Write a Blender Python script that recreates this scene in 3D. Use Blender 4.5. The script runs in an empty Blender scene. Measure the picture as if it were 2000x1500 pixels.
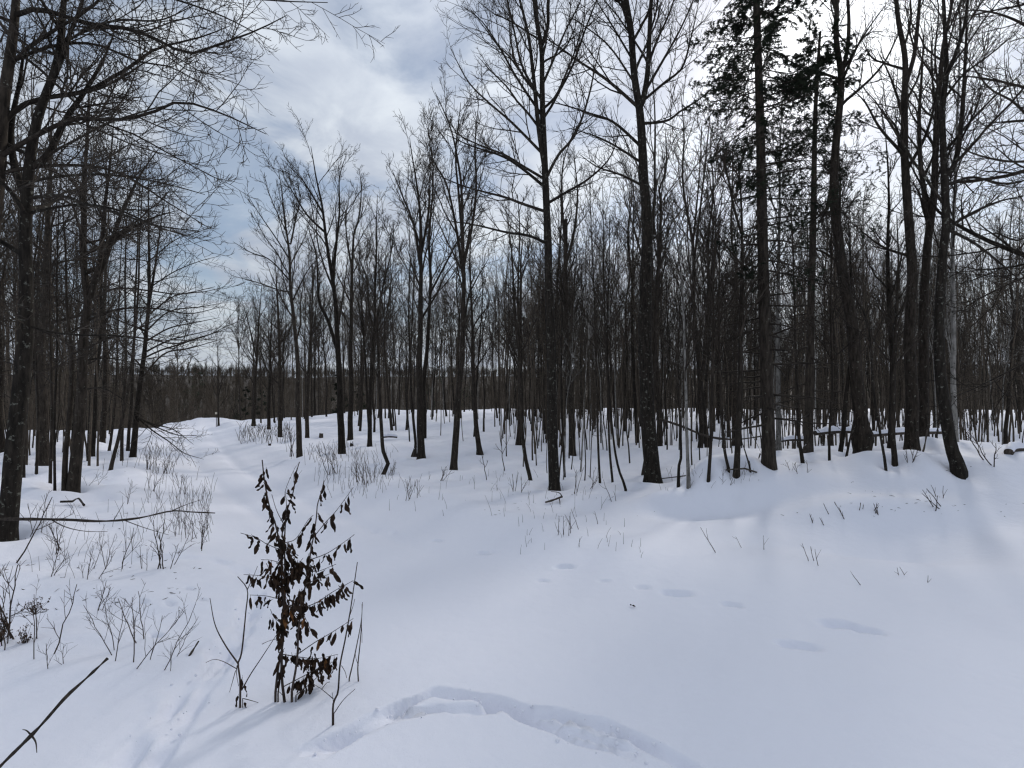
import bpy, math
import numpy as np
from mathutils import Vector

# ------------------------------------------------------------------ camera, sky, sun, exposure
S = bpy.context.scene
COL = S.collection
F = 1000.0            # focal length in pixels of the 2000 px wide photograph
CX, CY = 1000.0, 750.0
ZC = 1.65
SUN_AZ, SUN_EL = math.radians(29.5), math.radians(31.0)

cam_d = bpy.data.cameras.new('camera')
cam_d.sensor_width = 36.0
cam_d.lens = 36.0 * F / 2000.0
cam_d.clip_start = 0.05
cam_d.clip_end = 6000.0
cam = bpy.data.objects.new('camera', cam_d)
COL.objects.link(cam)
cam.location = (0, 0, ZC)
cam.rotation_euler = (math.radians(90), 0, 0)
S.camera = cam

sun_dir = Vector((math.sin(SUN_AZ) * math.cos(SUN_EL), math.cos(SUN_AZ) * math.cos(SUN_EL), math.sin(SUN_EL)))
sun_d = bpy.data.lights.new('sun', 'SUN')
sun_d.energy = 2.1
sun_d.angle = math.radians(9)
sun_d.color = (1.0, 0.95, 0.88)
sun = bpy.data.objects.new('sun', sun_d)
COL.objects.link(sun)
sun.rotation_euler = sun_dir.to_track_quat('Z', 'Y').to_euler()

W = bpy.data.worlds.new('World')
S.world = W
W.use_nodes = True
wn, wl = W.node_tree.nodes, W.node_tree.links
wn.clear()


def wnode(t, **kw):
    n = wn.new(t)
    for k, v in kw.items():
        if k == 'inp':
            for a, b in v.items():
                n.inputs[a].default_value = b
        else:
            setattr(n, k, v)
    return n


def wmath(op, a, b=None, clamp=False):
    n = wnode('ShaderNodeMath', operation=op, use_clamp=clamp)
    for i, v in enumerate((a, b)):
        if v is None:
            continue
        if isinstance(v, (int, float)):
            n.inputs[i].default_value = v
        else:
            wl.new(v, n.inputs[i])
    return n.outputs[0]


SKY_STRENGTH = 0.1
w_out = wnode('ShaderNodeOutputWorld')
w_bg = wnode('ShaderNodeBackground')
w_bg.inputs['Strength'].default_value = SKY_STRENGTH
w_sky = wnode('ShaderNodeTexSky', sky_type='NISHITA')
w_sky.sun_disc = False
w_sky.sun_elevation = SUN_EL
w_sky.sun_rotation = SUN_AZ
w_sky.altitude = 300
w_sky.air_density = 1.0
w_sky.dust_density = 0.6
w_tc = wnode('ShaderNodeTexCoord')
w_sep = wnode('ShaderNodeSeparateXYZ')
wl.new(w_tc.outputs['Generated'], w_sep.inputs[0])
zz = wmath('ADD', wmath('MAXIMUM', w_sep.outputs['Z'], 0.0), 0.22)
w_cmb = wnode('ShaderNodeCombineXYZ')
wl.new(wmath('DIVIDE', w_sep.outputs['X'], zz), w_cmb.inputs[0])
wl.new(wmath('DIVIDE', w_sep.outputs['Y'], zz), w_cmb.inputs[1])
w_cmb.inputs[2].default_value = 3.7
w_n1 = wnode('ShaderNodeTexNoise', inp={'Scale': 1.9, 'Detail': 9.0, 'Roughness': 0.56, 'Distortion': 0.35})
wl.new(w_cmb.outputs[0], w_n1.inputs['Vector'])
w_cover = wnode('ShaderNodeMapRange', interpolation_type='SMOOTHSTEP',
                inp={'From Min': 0.40, 'From Max': 0.56, 'To Min': 0.34, 'To Max': 0.97})
wl.new(w_n1.outputs['Fac'], w_cover.inputs['Value'])
w_n2 = wnode('ShaderNodeTexNoise', inp={'Scale': 3.4, 'Detail': 8.0, 'Roughness': 0.55, 'Distortion': 0.5})
wl.new(w_cmb.outputs[0], w_n2.inputs['Vector'])
w_shade = wnode('ShaderNodeMapRange', interpolation_type='SMOOTHSTEP',
                inp={'From Min': 0.33, 'From Max': 0.68, 'To Min': 0.0, 'To Max': 1.0})
wl.new(w_n2.outputs['Fac'], w_shade.inputs['Value'])
w_ccol = wnode('ShaderNodeMix', data_type='RGBA')
w_ccol.inputs[6].default_value = (5.7, 6.4, 7.7, 1)
w_ccol.inputs[7].default_value = (8.8, 9.5, 10.3, 1)
wl.new(w_shade.outputs[0], w_ccol.inputs[0])
# thin cloud scatters sunlight forward: brighter towards the veiled sun
w_dot = wnode('ShaderNodeVectorMath', operation='DOT_PRODUCT')
wl.new(w_tc.outputs['Generated'], w_dot.inputs[0])
w_dot.inputs[1].default_value = sun_dir
dpos = wmath('MAXIMUM', w_dot.outputs['Value'], 0.0)
glow = wmath('ADD', wmath('MULTIPLY', wmath('POWER', dpos, 6.0), 3.2), wmath('MULTIPLY', wmath('POWER', dpos, 90.0), 9.0))
w_gcol = wnode('ShaderNodeMix', data_type='RGBA', blend_type='MULTIPLY')
w_gcol.inputs[0].default_value = 1.0
w_gcol.inputs[6].default_value = (1.0, 0.97, 0.94, 1)
wl.new(glow, w_gcol.inputs[7])
w_csum = wnode('ShaderNodeMix', data_type='RGBA', blend_type='ADD')
w_csum.inputs[0].default_value = 1.0
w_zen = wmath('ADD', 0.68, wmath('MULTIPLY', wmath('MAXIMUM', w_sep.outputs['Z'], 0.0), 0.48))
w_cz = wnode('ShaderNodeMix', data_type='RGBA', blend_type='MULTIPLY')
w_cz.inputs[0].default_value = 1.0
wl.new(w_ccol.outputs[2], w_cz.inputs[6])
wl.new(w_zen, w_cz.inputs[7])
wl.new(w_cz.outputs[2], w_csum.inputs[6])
wl.new(w_gcol.outputs[2], w_csum.inputs[7])
w_mix = wnode('ShaderNodeMix', data_type='RGBA')
# low clouds overlap towards the horizon
w_low = wnode('ShaderNodeMapRange', interpolation_type='SMOOTHSTEP', inp={'From Min': 0.02, 'From Max': 0.30, 'To Min': 1.0, 'To Max': 0.0})
wl.new(w_sep.outputs['Z'], w_low.inputs['Value'])
wl.new(wmath('MAXIMUM', w_cover.outputs[0], w_low.outputs[0]), w_mix.inputs[0])
wl.new(w_sky.outputs[0], w_mix.inputs[6])
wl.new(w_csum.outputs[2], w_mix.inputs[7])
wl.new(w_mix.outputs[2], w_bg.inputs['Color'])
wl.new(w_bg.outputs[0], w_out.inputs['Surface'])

S.view_settings.view_transform = 'Standard'
S.view_settings.look = 'None'
S.view_settings.gamma = 1.0
S.view_settings.exposure = -0.08
S.view_settings.use_curve_mapping = False
S.render.engine = 'CYCLES'
S.cycles.max_bounces = 5
S.cycles.diffuse_bounces = 3
S.cycles.glossy_bounces = 2
S.cycles.transparent_max_bounces = 4
S.cycles.use_denoising = True
S.cycles.denoiser = 'OPENIMAGEDENOISE'
S.cycles.denoising_prefilter = 'ACCURATE'
S.render.film_transparent = False
S.cycles.pixel_filter_type = 'BLACKMAN_HARRIS'
S.cycles.filter_width = 1.3

R = np.random.default_rng(11)


# ------------------------------------------------------------------ small tools
def vnoise(x, y, seed=0):
    """smooth 2-D value noise, about -1..1"""
    x = np.asarray(x, float)
    y = np.asarray(y, float)
    xi, yi = np.floor(x).astype(np.int64), np.floor(y).astype(np.int64)
    fx, fy = x - xi, y - yi
    fx = fx * fx * fx * (fx * (fx * 6 - 15) + 10)
    fy = fy * fy * fy * (fy * (fy * 6 - 15) + 10)

    def hsh(a, b):
        n = (a * 374761393 + b * 668265263 + seed * 1442695041) & 0x7fffffff
        n = ((n ^ (n >> 13)) * 1274126177) & 0x7fffffff
        n = n ^ (n >> 16)
        return (n & 0xffff) / 32767.5 - 1.0
    a = hsh(xi, yi) * (1 - fx) + hsh(xi + 1, yi) * fx
    b = hsh(xi, yi + 1) * (1 - fx) + hsh(xi + 1, yi + 1) * fx
    return a * (1 - fy) + b * fy


def sstep(a, b, x):
    t = np.clip((np.asarray(x, float) - a) / (b - a), 0, 1)
    return t * t * (3 - 2 * t)


def tag(o, label=None, cat=None, group=None, kind=None):
    if label:
        o['label'] = label
    if cat:
        o['category'] = cat
    if group:
        o['group'] = group
    if kind:
        o['kind'] = kind
    return o


def empty(name, loc):
    o = bpy.data.objects.new(name, None)
    o.empty_display_size = 0.2
    COL.objects.link(o)
    o.location = loc
    return o


def link(name, me, parent=None, loc=None):
    o = bpy.data.objects.new(name, me)
    COL.objects.link(o)
    if parent is not None:
        o.parent = parent
    if loc is not None:
        o.location = loc
    return o


def quad_mesh(name, V, Q, mat, smooth=True):
    """numpy vertices and faces (all quads or all triangles) to a mesh"""
    me = bpy.data.meshes.new(name)
    V = np.asarray(V, np.float32)
    Q = np.asarray(Q, np.int32)
    k = Q.shape[1]
    me.vertices.add(len(V))
    me.vertices.foreach_set('co', V.ravel())
    me.loops.add(Q.size)
    me.loops.foreach_set('vertex_index', Q.ravel())
    me.polygons.add(len(Q))
    me.polygons.foreach_set('loop_start', np.arange(0, Q.size, k, dtype=np.int32))
    me.polygons.foreach_set('loop_total', np.full(len(Q), k, np.int32))
    me.polygons.foreach_set('use_smooth', np.full(len(Q), smooth, bool))
    me.update(calc_edges=True)
    me.materials.append(mat)
    return me


def tubes(P, Rr, sides):
    """P [N,n,3] polylines, Rr [N,n] radii -> verts, quads"""
    N, n, _ = P.shape
    T = np.empty_like(P)
    T[:, 1:-1] = P[:, 2:] - P[:, :-2]
    T[:, 0] = P[:, 1] - P[:, 0]
    T[:, -1] = P[:, -1] - P[:, -2]
    T /= np.linalg.norm(T, axis=2, keepdims=True) + 1e-9
    m = np.abs(P[:, -1] - P[:, 0])
    ref = np.eye(3)[np.argmin(m, axis=1)][:, None, :]
    U = np.cross(T, np.broadcast_to(ref, T.shape))
    U /= np.linalg.norm(U, axis=2, keepdims=True) + 1e-9
    Vv = np.cross(T, U)
    a = np.arange(sides) * 2 * math.pi / sides
    ring = P[:, :, None, :] + Rr[:, :, None, None] * (np.cos(a)[None, None, :, None] * U[:, :, None, :] + np.sin(a)[None, None, :, None] * Vv[:, :, None, :])
    V = ring.reshape(-1, 3)
    base = (np.arange(N) * n * sides)[:, None, None]
    i = (np.arange(n - 1) * sides)[None, :, None]
    j = np.arange(sides)[None, None, :]
    j2 = (j + 1) % sides
    Q = np.stack([base + i + j, base + i + j2, base + i + sides + j2, base + i + sides + j], axis=-1).reshape(-1, 4)
    return V, Q


class Acc:
    def __init__(s):
        s.V, s.Q, s.n = [], [], 0

    def add(s, V, Q):
        s.V.append(V)
        s.Q.append(Q + s.n)
        s.n += len(V)

    def tube(s, P, Rr, sides):
        P = np.asarray(P, float)
        Rr = np.asarray(Rr, float)
        if P.ndim == 2:
            P, Rr = P[None], Rr[None]
        if len(P):
            s.add(*tubes(P, Rr, sides))

    def mesh(s, name, mat, off=(0, 0, 0)):
        return quad_mesh(name, np.concatenate(s.V) - np.asarray(off), np.concatenate(s.Q), mat)


def spline(pts, n):
    """Catmull-Rom through pts, n points evenly spaced by length"""
    p = np.asarray(pts, float)
    if len(p) == 2:
        t = np.linspace(0, 1, n)[:, None]
        return p[0] * (1 - t) + p[1] * t
    q = np.vstack([2 * p[0] - p[1], p, 2 * p[-1] - p[-2]])
    out = []
    for i in range(len(p) - 1):
        a, b, c, d = q[i:i + 4]
        t = np.linspace(0, 1, 12, endpoint=False)[:, None]
        out.append(0.5 * (2 * b + (c - a) * t + (2 * a - 5 * b + 4 * c - d) * t ** 2 + (3 * b - a - 3 * c + d) * t ** 3))
    c = np.vstack(out + [p[-1:]])
    L = np.r_[0, np.cumsum(np.linalg.norm(np.diff(c, axis=0), axis=1))]
    s = np.linspace(0, L[-1], n)
    return np.stack([np.interp(s, L, c[:, k]) for k in range(c.shape[1])], axis=1)


def grow(P, Rd, k, t0, t1, ang, lr, npts, up, jit, rr, rtip, rng, tfall=0.55, flat=0.0, lmin=0.05):
    """k side branches on each polyline of P; returns (P2, R2)"""
    B, n, _ = P.shape
    if B == 0:
        return np.zeros((0, npts, 3)), np.zeros((0, npts))
    seg = np.linalg.norm(np.diff(P, axis=1), axis=2).sum(1)
    t = t0 + (t1 - t0) * ((np.arange(k)[None] + rng.random((B, k))) / k)
    x = np.clip(t * (n - 1), 0, n - 1.001)
    i = x.astype(int)
    f = (x - i)[..., None]
    bi = np.arange(B)[:, None]
    pos = P[bi, i] * (1 - f) + P[bi, i + 1] * f
    tan = P[bi, i + 1] - P[bi, i]
    tan /= np.linalg.norm(tan, axis=2, keepdims=True) + 1e-9
    rad = Rd[bi, i] * (1 - f[..., 0]) + Rd[bi, i + 1] * f[..., 0]
    ref = np.where(np.abs(tan[..., 2:3]) > 0.9, np.array([1.0, 0, 0]), np.array([0, 0, 1.0]))
    u = np.cross(tan, ref)
    u /= np.linalg.norm(u, axis=2, keepdims=True) + 1e-9
    v = np.cross(tan, u)
    ph = np.arange(k)[None] * 2.4 + rng.random((B, 1)) * 6.28 + rng.normal(0, 0.5, (B, k))
    if flat > 0:                       # sprays that spread sideways, left and right of the branch
        side = np.where((np.arange(k)[None] % 2) == 0, 0.0, math.pi)
        ph = ph * (1 - flat) + (side + rng.normal(0, 0.35, (B, k))) * flat
    a = np.radians(rng.uniform(ang[0], ang[1], (B, k)))[..., None]
    d = np.cos(a) * tan + np.sin(a) * (np.cos(ph)[..., None] * u + np.sin(ph)[..., None] * v)
    L = seg[:, None] * lr * (1 - tfall * (t - t0) / max(t1 - t0, 1e-6)) * rng.uniform(0.6, 1.25, (B, k))
    L = np.maximum(L, lmin)
    d = d.reshape(-1, 3)
    pos = pos.reshape(-1, 3)
    L = L.reshape(-1)
    rad = rad.reshape(-1)
    step = (L / (npts - 1))[:, None]
    out = [pos]
    for _ in range(npts - 1):
        d = d + rng.normal(0, jit, d.shape) + np.array([0, 0, up])
        d /= np.linalg.norm(d, axis=1, keepdims=True) + 1e-9
        out.append(out[-1] + d * step)
    P2 = np.stack(out, axis=1)
    r0 = np.maximum(np.minimum(rad * rr, L * 0.03 + rtip), rtip)
    w = np.linspace(0, 1, npts)[None]
    R2 = r0[:, None] * (1 - w) ** 0.8 * 0.85 + r0[:, None] * 0.0 + rtip * (0.15 + 0.85 * w) * (1 - 0.45 * w) + 0.0
    R2 = np.maximum(R2, rtip * 0.5)
    return P2, R2


# ------------------------------------------------------------------ materials
def mat_new(name):
    m = bpy.data.materials.new(name)
    m.use_nodes = True
    nt = m.node_tree
    return m, nt.nodes, nt.links, nt.nodes['Principled BSDF']


def bark_material(name, dark, light, lichen=0.25, scale=1.0, lichen_col=(0.15, 0.15, 0.125), bump=0.6):
    m, n, l, b = mat_new(name)
    b.inputs['Roughness'].default_value = 0.92
    b.inputs['Specular IOR Level'].default_value = 0.15
    tc = n.new('ShaderNodeTexCoord')
    oi = n.new('ShaderNodeObjectInfo')
    mp = n.new('ShaderNodeMapping')
    mp.inputs['Scale'].default_value = (1, 1, 0.22)
    l.new(tc.outputs['Object'], mp.inputs['Vector'])
    n1 = n.new('ShaderNodeTexNoise')
    n1.inputs['Scale'].default_value = 26 * scale
    n1.inputs['Detail'].default_value = 6
    n1.inputs['Roughness'].default_value = 0.65
    l.new(mp.outputs[0], n1.inputs['Vector'])
    r1 = n.new('ShaderNodeValToRGB')
    r1.color_ramp.elements[0].position = 0.35
    r1.color_ramp.elements[0].color = (*dark, 1)
    r1.color_ramp.elements[1].position = 0.7
    r1.color_ramp.elements[1].color = (*light, 1)
    l.new(n1.outputs['Fac'], r1.inputs[0])
    n2 = n.new('ShaderNodeTexNoise')
    n2.inputs['Scale'].default_value = 17 * scale
    n2.inputs['Detail'].default_value = 7
    n2.inputs['Roughness'].default_value = 0.72
    l.new(tc.outputs['Object'], n2.inputs['Vector'])
    mr = n.new('ShaderNodeMapRange')
    mr.inputs['From Min'].default_value = 0.66 - 0.16 * lichen
    mr.inputs['From Max'].default_value = 0.72 - 0.16 * lichen
    l.new(n2.outputs['Fac'], mr.inputs['Value'])
    mx = n.new('ShaderNodeMix')
    mx.data_type = 'RGBA'
    l.new(mr.outputs[0], mx.inputs[0])
    l.new(r1.outputs[0], mx.inputs[6])
    mx.inputs[7].default_value = (*lichen_col, 1)
    hs = n.new('ShaderNodeHueSaturation')
    vr = n.new('ShaderNodeMapRange')
    vr.inputs['To Min'].default_value = 0.7
    vr.inputs['To Max'].default_value = 1.45
    l.new(oi.outputs['Random'], vr.inputs['Value'])
    l.new(vr.outputs[0], hs.inputs['Value'])
    l.new(mx.outputs[2], hs.inputs['Color'])
    l.new(hs.outputs[0], b.inputs['Base Color'])
    bp = n.new('ShaderNodeBump')
    bp.inputs['Strength'].default_value = bump
    bp.inputs['Distance'].default_value = 0.02
    l.new(n1.outputs['Fac'], bp.inputs['Height'])
    l.new(bp.outputs[0], b.inputs['Normal'])
    return m


def plain_material(name, c1, c2, scale=30.0, rough=0.85, rand=0.3, spec=0.15):
    m, n, l, b = mat_new(name)
    b.inputs['Roughness'].default_value = rough
    b.inputs['Specular IOR Level'].default_value = spec
    tc = n.new('ShaderNodeTexCoord')
    oi = n.new('ShaderNodeObjectInfo')
    nz = n.new('ShaderNodeTexNoise')
    nz.inputs['Scale'].default_value = scale
    nz.inputs['Detail'].default_value = 4
    l.new(tc.outputs['Object'], nz.inputs['Vector'])
    rp = n.new('ShaderNodeValToRGB')
    rp.color_ramp.elements[0].position = 0.35
    rp.color_ramp.elements[0].color = (*c1, 1)
    rp.color_ramp.elements[1].position = 0.68
    rp.color_ramp.elements[1].color = (*c2, 1)
    l.new(nz.outputs['Fac'], rp.inputs[0])
    hs = n.new('ShaderNodeHueSaturation')
    vr = n.new('ShaderNodeMapRange')
    vr.inputs['To Min'].default_value = 1 - rand
    vr.inputs['To Max'].default_value = 1 + rand
    l.new(oi.outputs['Random'], vr.inputs['Value'])
    l.new(vr.outputs[0], hs.inputs['Value'])
    l.new(rp.outputs[0], hs.inputs['Color'])
    l.new(hs.outputs[0], b.inputs['Base Color'])
    return m


M_BARK = bark_material('maple_bark', (0.012, 0.0095, 0.0075), (0.046, 0.037, 0.029), 0.3)
M_BARK_LICHEN = bark_material('lichen_bark', (0.011, 0.009, 0.0072), (0.040, 0.033, 0.026), 0.5, 1.0)
M_BARK_BAND = bark_material('hemlock_bark', (0.014, 0.011, 0.009), (0.055, 0.045, 0.035), 0.2)
M_YOUNG = bark_material('young_bark', (0.030, 0.024, 0.0185), (0.098, 0.079, 0.060), 0.3)
M_BIRCH = bark_material('birch_bark', (0.09, 0.083, 0.073), (0.32, 0.305, 0.28), 0.6, 1.0, (0.03, 0.027, 0.024), 0.3)
M_TWIG = plain_material('maple_twigs', (0.020, 0.016, 0.0125), (0.052, 0.042, 0.033), 9.0)
M_TWIG_GREY = plain_material('grey_twigs', (0.027, 0.022, 0.018), (0.070, 0.058, 0.047), 9.0)
M_SHRUB = plain_material('shrub_stems', (0.030, 0.022, 0.019), (0.080, 0.060, 0.050), 40.0)
M_STRAW = plain_material('dry_stalks', (0.04, 0.030, 0.022), (0.11, 0.085, 0.062), 20.0)
M_SEED = plain_material('dry_seed_heads', (0.03, 0.018, 0.012), (0.09, 0.055, 0.035), 60.0)
M_LEAF = plain_material('dead_beech_leaf', (0.014, 0.008, 0.005), (0.040, 0.022, 0.012), 60.0, 0.75, 0.5)
M_LEAF_RUST = plain_material('rust_beech_leaf', (0.09, 0.038, 0.014), (0.19, 0.085, 0.030), 60.0, 0.75, 0.3)
M_NEEDLE = plain_material('hemlock_needles', (0.010, 0.015, 0.009), (0.028, 0.038, 0.021), 5.0)
M_DEADWOOD = bark_material('dead_wood', (0.025, 0.020, 0.017), (0.085, 0.070, 0.058), 0.1, 1.5)
M_HILL = plain_material('hill_brush', (0.032, 0.027, 0.023), (0.066, 0.056, 0.047), 0.08)
M_SIGN = plain_material('sign_board', (0.42, 0.38, 0.30), (0.52, 0.47, 0.38), 8.0)


def snow_material():
    m, n, l, b = mat_new('snow')
    b.inputs['Roughness'].default_value = 0.7
    b.inputs['Specular IOR Level'].default_value = 0.2
    tc = n.new('ShaderNodeTexCoord')
    n0 = n.new('ShaderNodeTexNoise')
    n0.inputs['Scale'].default_value = 0.7
    n0.inputs['Detail'].default_value = 3
    l.new(tc.outputs['Object'], n0.inputs['Vector'])
    rp = n.new('ShaderNodeValToRGB')
    rp.color_ramp.elements[0].color = (0.79, 0.80, 0.875, 1)
    rp.color_ramp.elements[1].color = (0.825, 0.83, 0.895, 1)
    l.new(n0.outputs['Fac'], rp.inputs[0])
    # grains of bark and needle litter lying on the snow
    vo = n.new('ShaderNodeTexVoronoi')
    vo.inputs['Scale'].default_value = 2.6
    vo.inputs['Randomness'].default_value = 1.0
    l.new(tc.outputs['Object'], vo.inputs['Vector'])
    mr = n.new('ShaderNodeMapRange')
    mr.inputs['From Min'].default_value = 0.010
    mr.inputs['From Max'].default_value = 0.016
    mr.inputs['To Min'].default_value = 1.0
    mr.inputs['To Max'].default_value = 0.0
    l.new(vo.outputs['Distance'], mr.inputs['Value'])
    mx = n.new('ShaderNodeMix')
    mx.data_type = 'RGBA'
    l.new(mr.outputs[0], mx.inputs[0])
    l.new(rp.outputs[0], mx.inputs[6])
    mx.inputs[7].default_value = (0.12, 0.09, 0.07, 1)
    l.new(mx.outputs[2], b.inputs['Base Color'])
    n1 = n.new('ShaderNodeTexNoise')
    n1.inputs['Scale'].default_value = 9
    n1.inputs['Detail'].default_value = 5
    l.new(tc.outputs['Object'], n1.inputs['Vector'])
    n2 = n.new('ShaderNodeTexNoise')
    n2.inputs['Scale'].default_value = 160
    n2.inputs['Detail'].default_value = 3
    l.new(tc.outputs['Object'], n2.inputs['Vector'])
    b1 = n.new('ShaderNodeBump')
    b1.inputs['Strength'].default_value = 0.3
    b1.inputs['Distance'].default_value = 0.03
    l.new(n1.outputs['Fac'], b1.inputs['Height'])
    b2 = n.new('ShaderNodeBump')
    b2.inputs['Strength'].default_value = 0.5
    b2.inputs['Distance'].default_value = 0.003
    l.new(n2.outputs['Fac'], b2.inputs['Height'])
    l.new(b1.outputs[0], b2.inputs['Normal'])
    l.new(b2.outputs[0], b.inputs['Normal'])
    return m


M_SNOW = snow_material()


# ------------------------------------------------------------------ terrain
def trail_x(y):
    return np.interp(y, [0, 3, 5, 7.6, 11, 15.5, 26, 45, 70], [1.4, 0.6, -0.9, -3.0, -5.6, -8.9, -15.8, -27.5, -44])


def edge_y(x, y):
    a = x / np.maximum(y, 1.0)
    return np.interp(a, [-1.6, -0.80, -0.72, -0.66, -0.58, -0.45, 0.2, 1.4], [24, 26, 34, 46, 47, 56, 62, 60])


def base_h(x, y):
    x = np.asarray(x, float)
    y = np.asarray(y, float)
    h = np.interp(y, [-400, -30, 0, 3, 6, 10, 16, 26, 40, 60, 400],
                  [1.0, 0.15, 0, 0, -0.08, -0.35, -0.67, -0.95, -1.15, -1.35, -1.5])
    e = edge_y(x, y)
    d = np.maximum(y - e, 0)
    h = h - 16 * (1 - np.exp(-(d / 38.0) ** 1.5))
    # bank of ploughed snow on the right with the wood's edge behind it
    s = sstep(2.2, 5.0, x) * (0.75 + 0.25 * vnoise(x * 0.45, y * 0.3 + 7, 3))
    bank = np.where(y < 8.3, np.exp(-((y - 8.3) / 0.82) ** 2), np.exp(-((y - 8.3) / 7.5) ** 2))
    h = h + 0.9 * s * bank
    h = h + 0.18 * np.exp(-((x - 6.6) / 1.2) ** 2 - ((y - 6.2) / 0.55) ** 2)
    h = h + 0.30 * np.exp(-((x - 3.3) / 1.0) ** 2 - ((y - 8.0) / 0.5) ** 2)
    h = h + 0.26 * sstep(2.0, 3.5, x) * np.exp(-((y - 7.4) / 1.5) ** 2) * vnoise(x * 0.75 + 3.3, y * 0.95, 55)
    h = h - 0.24 * np.exp(-((x - 3.2) / 0.9) ** 2 - ((y - 7.3) / 0.4) ** 2) - 0.2 * np.exp(-((x - 4.0) / 0.9) ** 2 - ((y - 5.7) / 0.4) ** 2)
    h = h + 0.38 * np.exp(-((x - 5.1) / 1.4) ** 2 - ((y - 6.8) / 0.42) ** 2)
    h = h + 0.035 * sstep(1.2, 3.0, trail_x(y) - x) * sstep(2.2, 3.5, y) * (vnoise(x * 1.9, y * 1.9, 61) + 0.6 * vnoise(x * 4.1, y * 4.1, 62))
    h = h + 0.05 * sstep(1.9, 3.2, np.abs(x - trail_x(y))) * sstep(6.5, 9.5, y) * sstep(3.4, 1.0, x) * (vnoise(x * 1.5, y * 1.5, 63) + 0.5 * vnoise(x * 3.3, y * 3.3, 64))
    # low lip along the near side of the clearing, left wood slightly higher
    h = h + 0.10 * np.exp(-((x - 1.0) / 1.6) ** 2 - ((y - 9.0) / 0.7) ** 2)
    h = h + 0.22 * sstep(3.0, 6.0, trail_x(y) - x) * sstep(3, 7, y)
    h = h - 0.72 * sstep(-16, -23, x) * sstep(27, 41, y)
    h = h + 0.80 * np.exp(-(((x + 27.6) / 1.35) ** 2 + ((y - 45.5) / 3.0) ** 2))
    h = h + 0.3 * np.exp(-(((x + 23.5) / 1.2) ** 2 + ((y - 43) / 2.0) ** 2))
    # drifts
    far = sstep(2.0, 9.0, np.hypot(x, y))
    tr = np.exp(-((x - trail_x(y)) / 1.85) ** 4) * sstep(2, 6, y)
    calm = 1 - 0.85 * np.exp(-((x - trail_x(y)) / 2.1) ** 4) * sstep(2, 6, y)
    h = h + calm * far * (0.11 * vnoise(x * 0.33, y * 0.33, 1) + 0.05 * vnoise(x * 0.9, y * 0.9, 2)) + 0.022 * vnoise(x * 0.8, y * 0.8, 5)
    sh = np.exp(-((np.abs(x - trail_x(y)) - 2.6) / 0.55) ** 2) * sstep(5, 8, y)
    h = h - 0.20 * tr + 0.06 * sh * (1 + 0.5 * vnoise(x * 0.7, y * 0.7, 71))
    return h


def at(px, py, Y):
    return np.array([(px - CX) / F * Y, Y, ZC - (py - CY) / F * Y])


def hit(px, py):
    """where the photograph's pixel meets the snow"""
    Y = np.exp(np.linspace(math.log(1.2), math.log(75), 1500))
    x = (px - CX) / F * Y
    z = ZC - (py - CY) / F * Y
    g = base_h(x, Y) - z
    k = np.where(g > 0)[0]
    k = k[0] if len(k) else int(np.argmax(g))
    return np.array([x[k], Y[k], base_h(x[k], Y[k])])


def ground_pts(pp):
    return np.array([hit(a, b) for a, b in pp])


# grooves pressed in the snow: (polyline in pixels, width m, depth m)
GROOVES = [
    ([(560, 1480), (650, 1447), (705, 1415), (752, 1396), (800, 1372), (850, 1352), (930, 1361), (1000, 1381), (1080, 1397), (1160, 1414), (1235, 1438), (1290, 1470), (1345, 1502), (1420, 1560)], 0.024, 0.085),
    ([(600, 1490), (690, 1436), (780, 1398), (850, 1384), (930, 1388), (985, 1386), (1040, 1405), (1100, 1428), (1160, 1445), (1230, 1466), (1270, 1490)], 0.022, 0.07),
    ([(180, 1560), (240, 1490), (300, 1425), (360, 1350), (410, 1300), (450, 1240), (480, 1195), (492, 1150)], 0.036, 0.05),
    ([(250, 1560), (310, 1478), (352, 1420), (400, 1345), (440, 1290), (478, 1230), (500, 1185), (505, 1140)], 0.032, 0.05),
    ([(490, 1125), (450, 1104), (405, 1092), (340, 1088), (250, 1096), (200, 1120)], 0.07, 0.035),
]
PRINTS = [(852, 1057, .15), (945, 1081, .16), (965, 1078, .1), (1060, 1135, .12), (1103, 1108, .18), (1180, 1136, .1), (1322, 1161, .22), (1255, 1148, .12),
          (1430, 1182, .14), (1560, 1262, .22), (1650, 1224, .26), (1700, 1236, .16), (700, 1020, .12), (730, 1035, .12), (770, 1040, .12),
          (640, 985, .12), (305, 1240, .12), (330, 1180, .1), (280, 1175, .1), (1440, 992, .16), (395, 1170, .1), (370, 1150, .1)]


def seg_dist(x, y, poly):
    """distance to polyline, running length at the nearest point, signed side"""
    best = np.full(x.shape, 1e9)
    run = np.zeros(x.shape)
    L = 0.0
    for a, b in zip(poly[:-1], poly[1:]):
        d = b[:2] - a[:2]
        ll = float(d @ d) + 1e-12
        t = np.clip(((x - a[0]) * d[0] + (y - a[1]) * d[1]) / ll, 0, 1)
        q = np.hypot(x - a[0] - t * d[0], y - a[1] - t * d[1])
        m = q < best
        best = np.where(m, q, best)
        run = np.where(m, L + t * math.sqrt(ll), run)
        L += math.sqrt(ll)
    return best, run, L


WELLS = []          # (x, y, radius): filled by the trees before the ground is meshed


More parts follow.
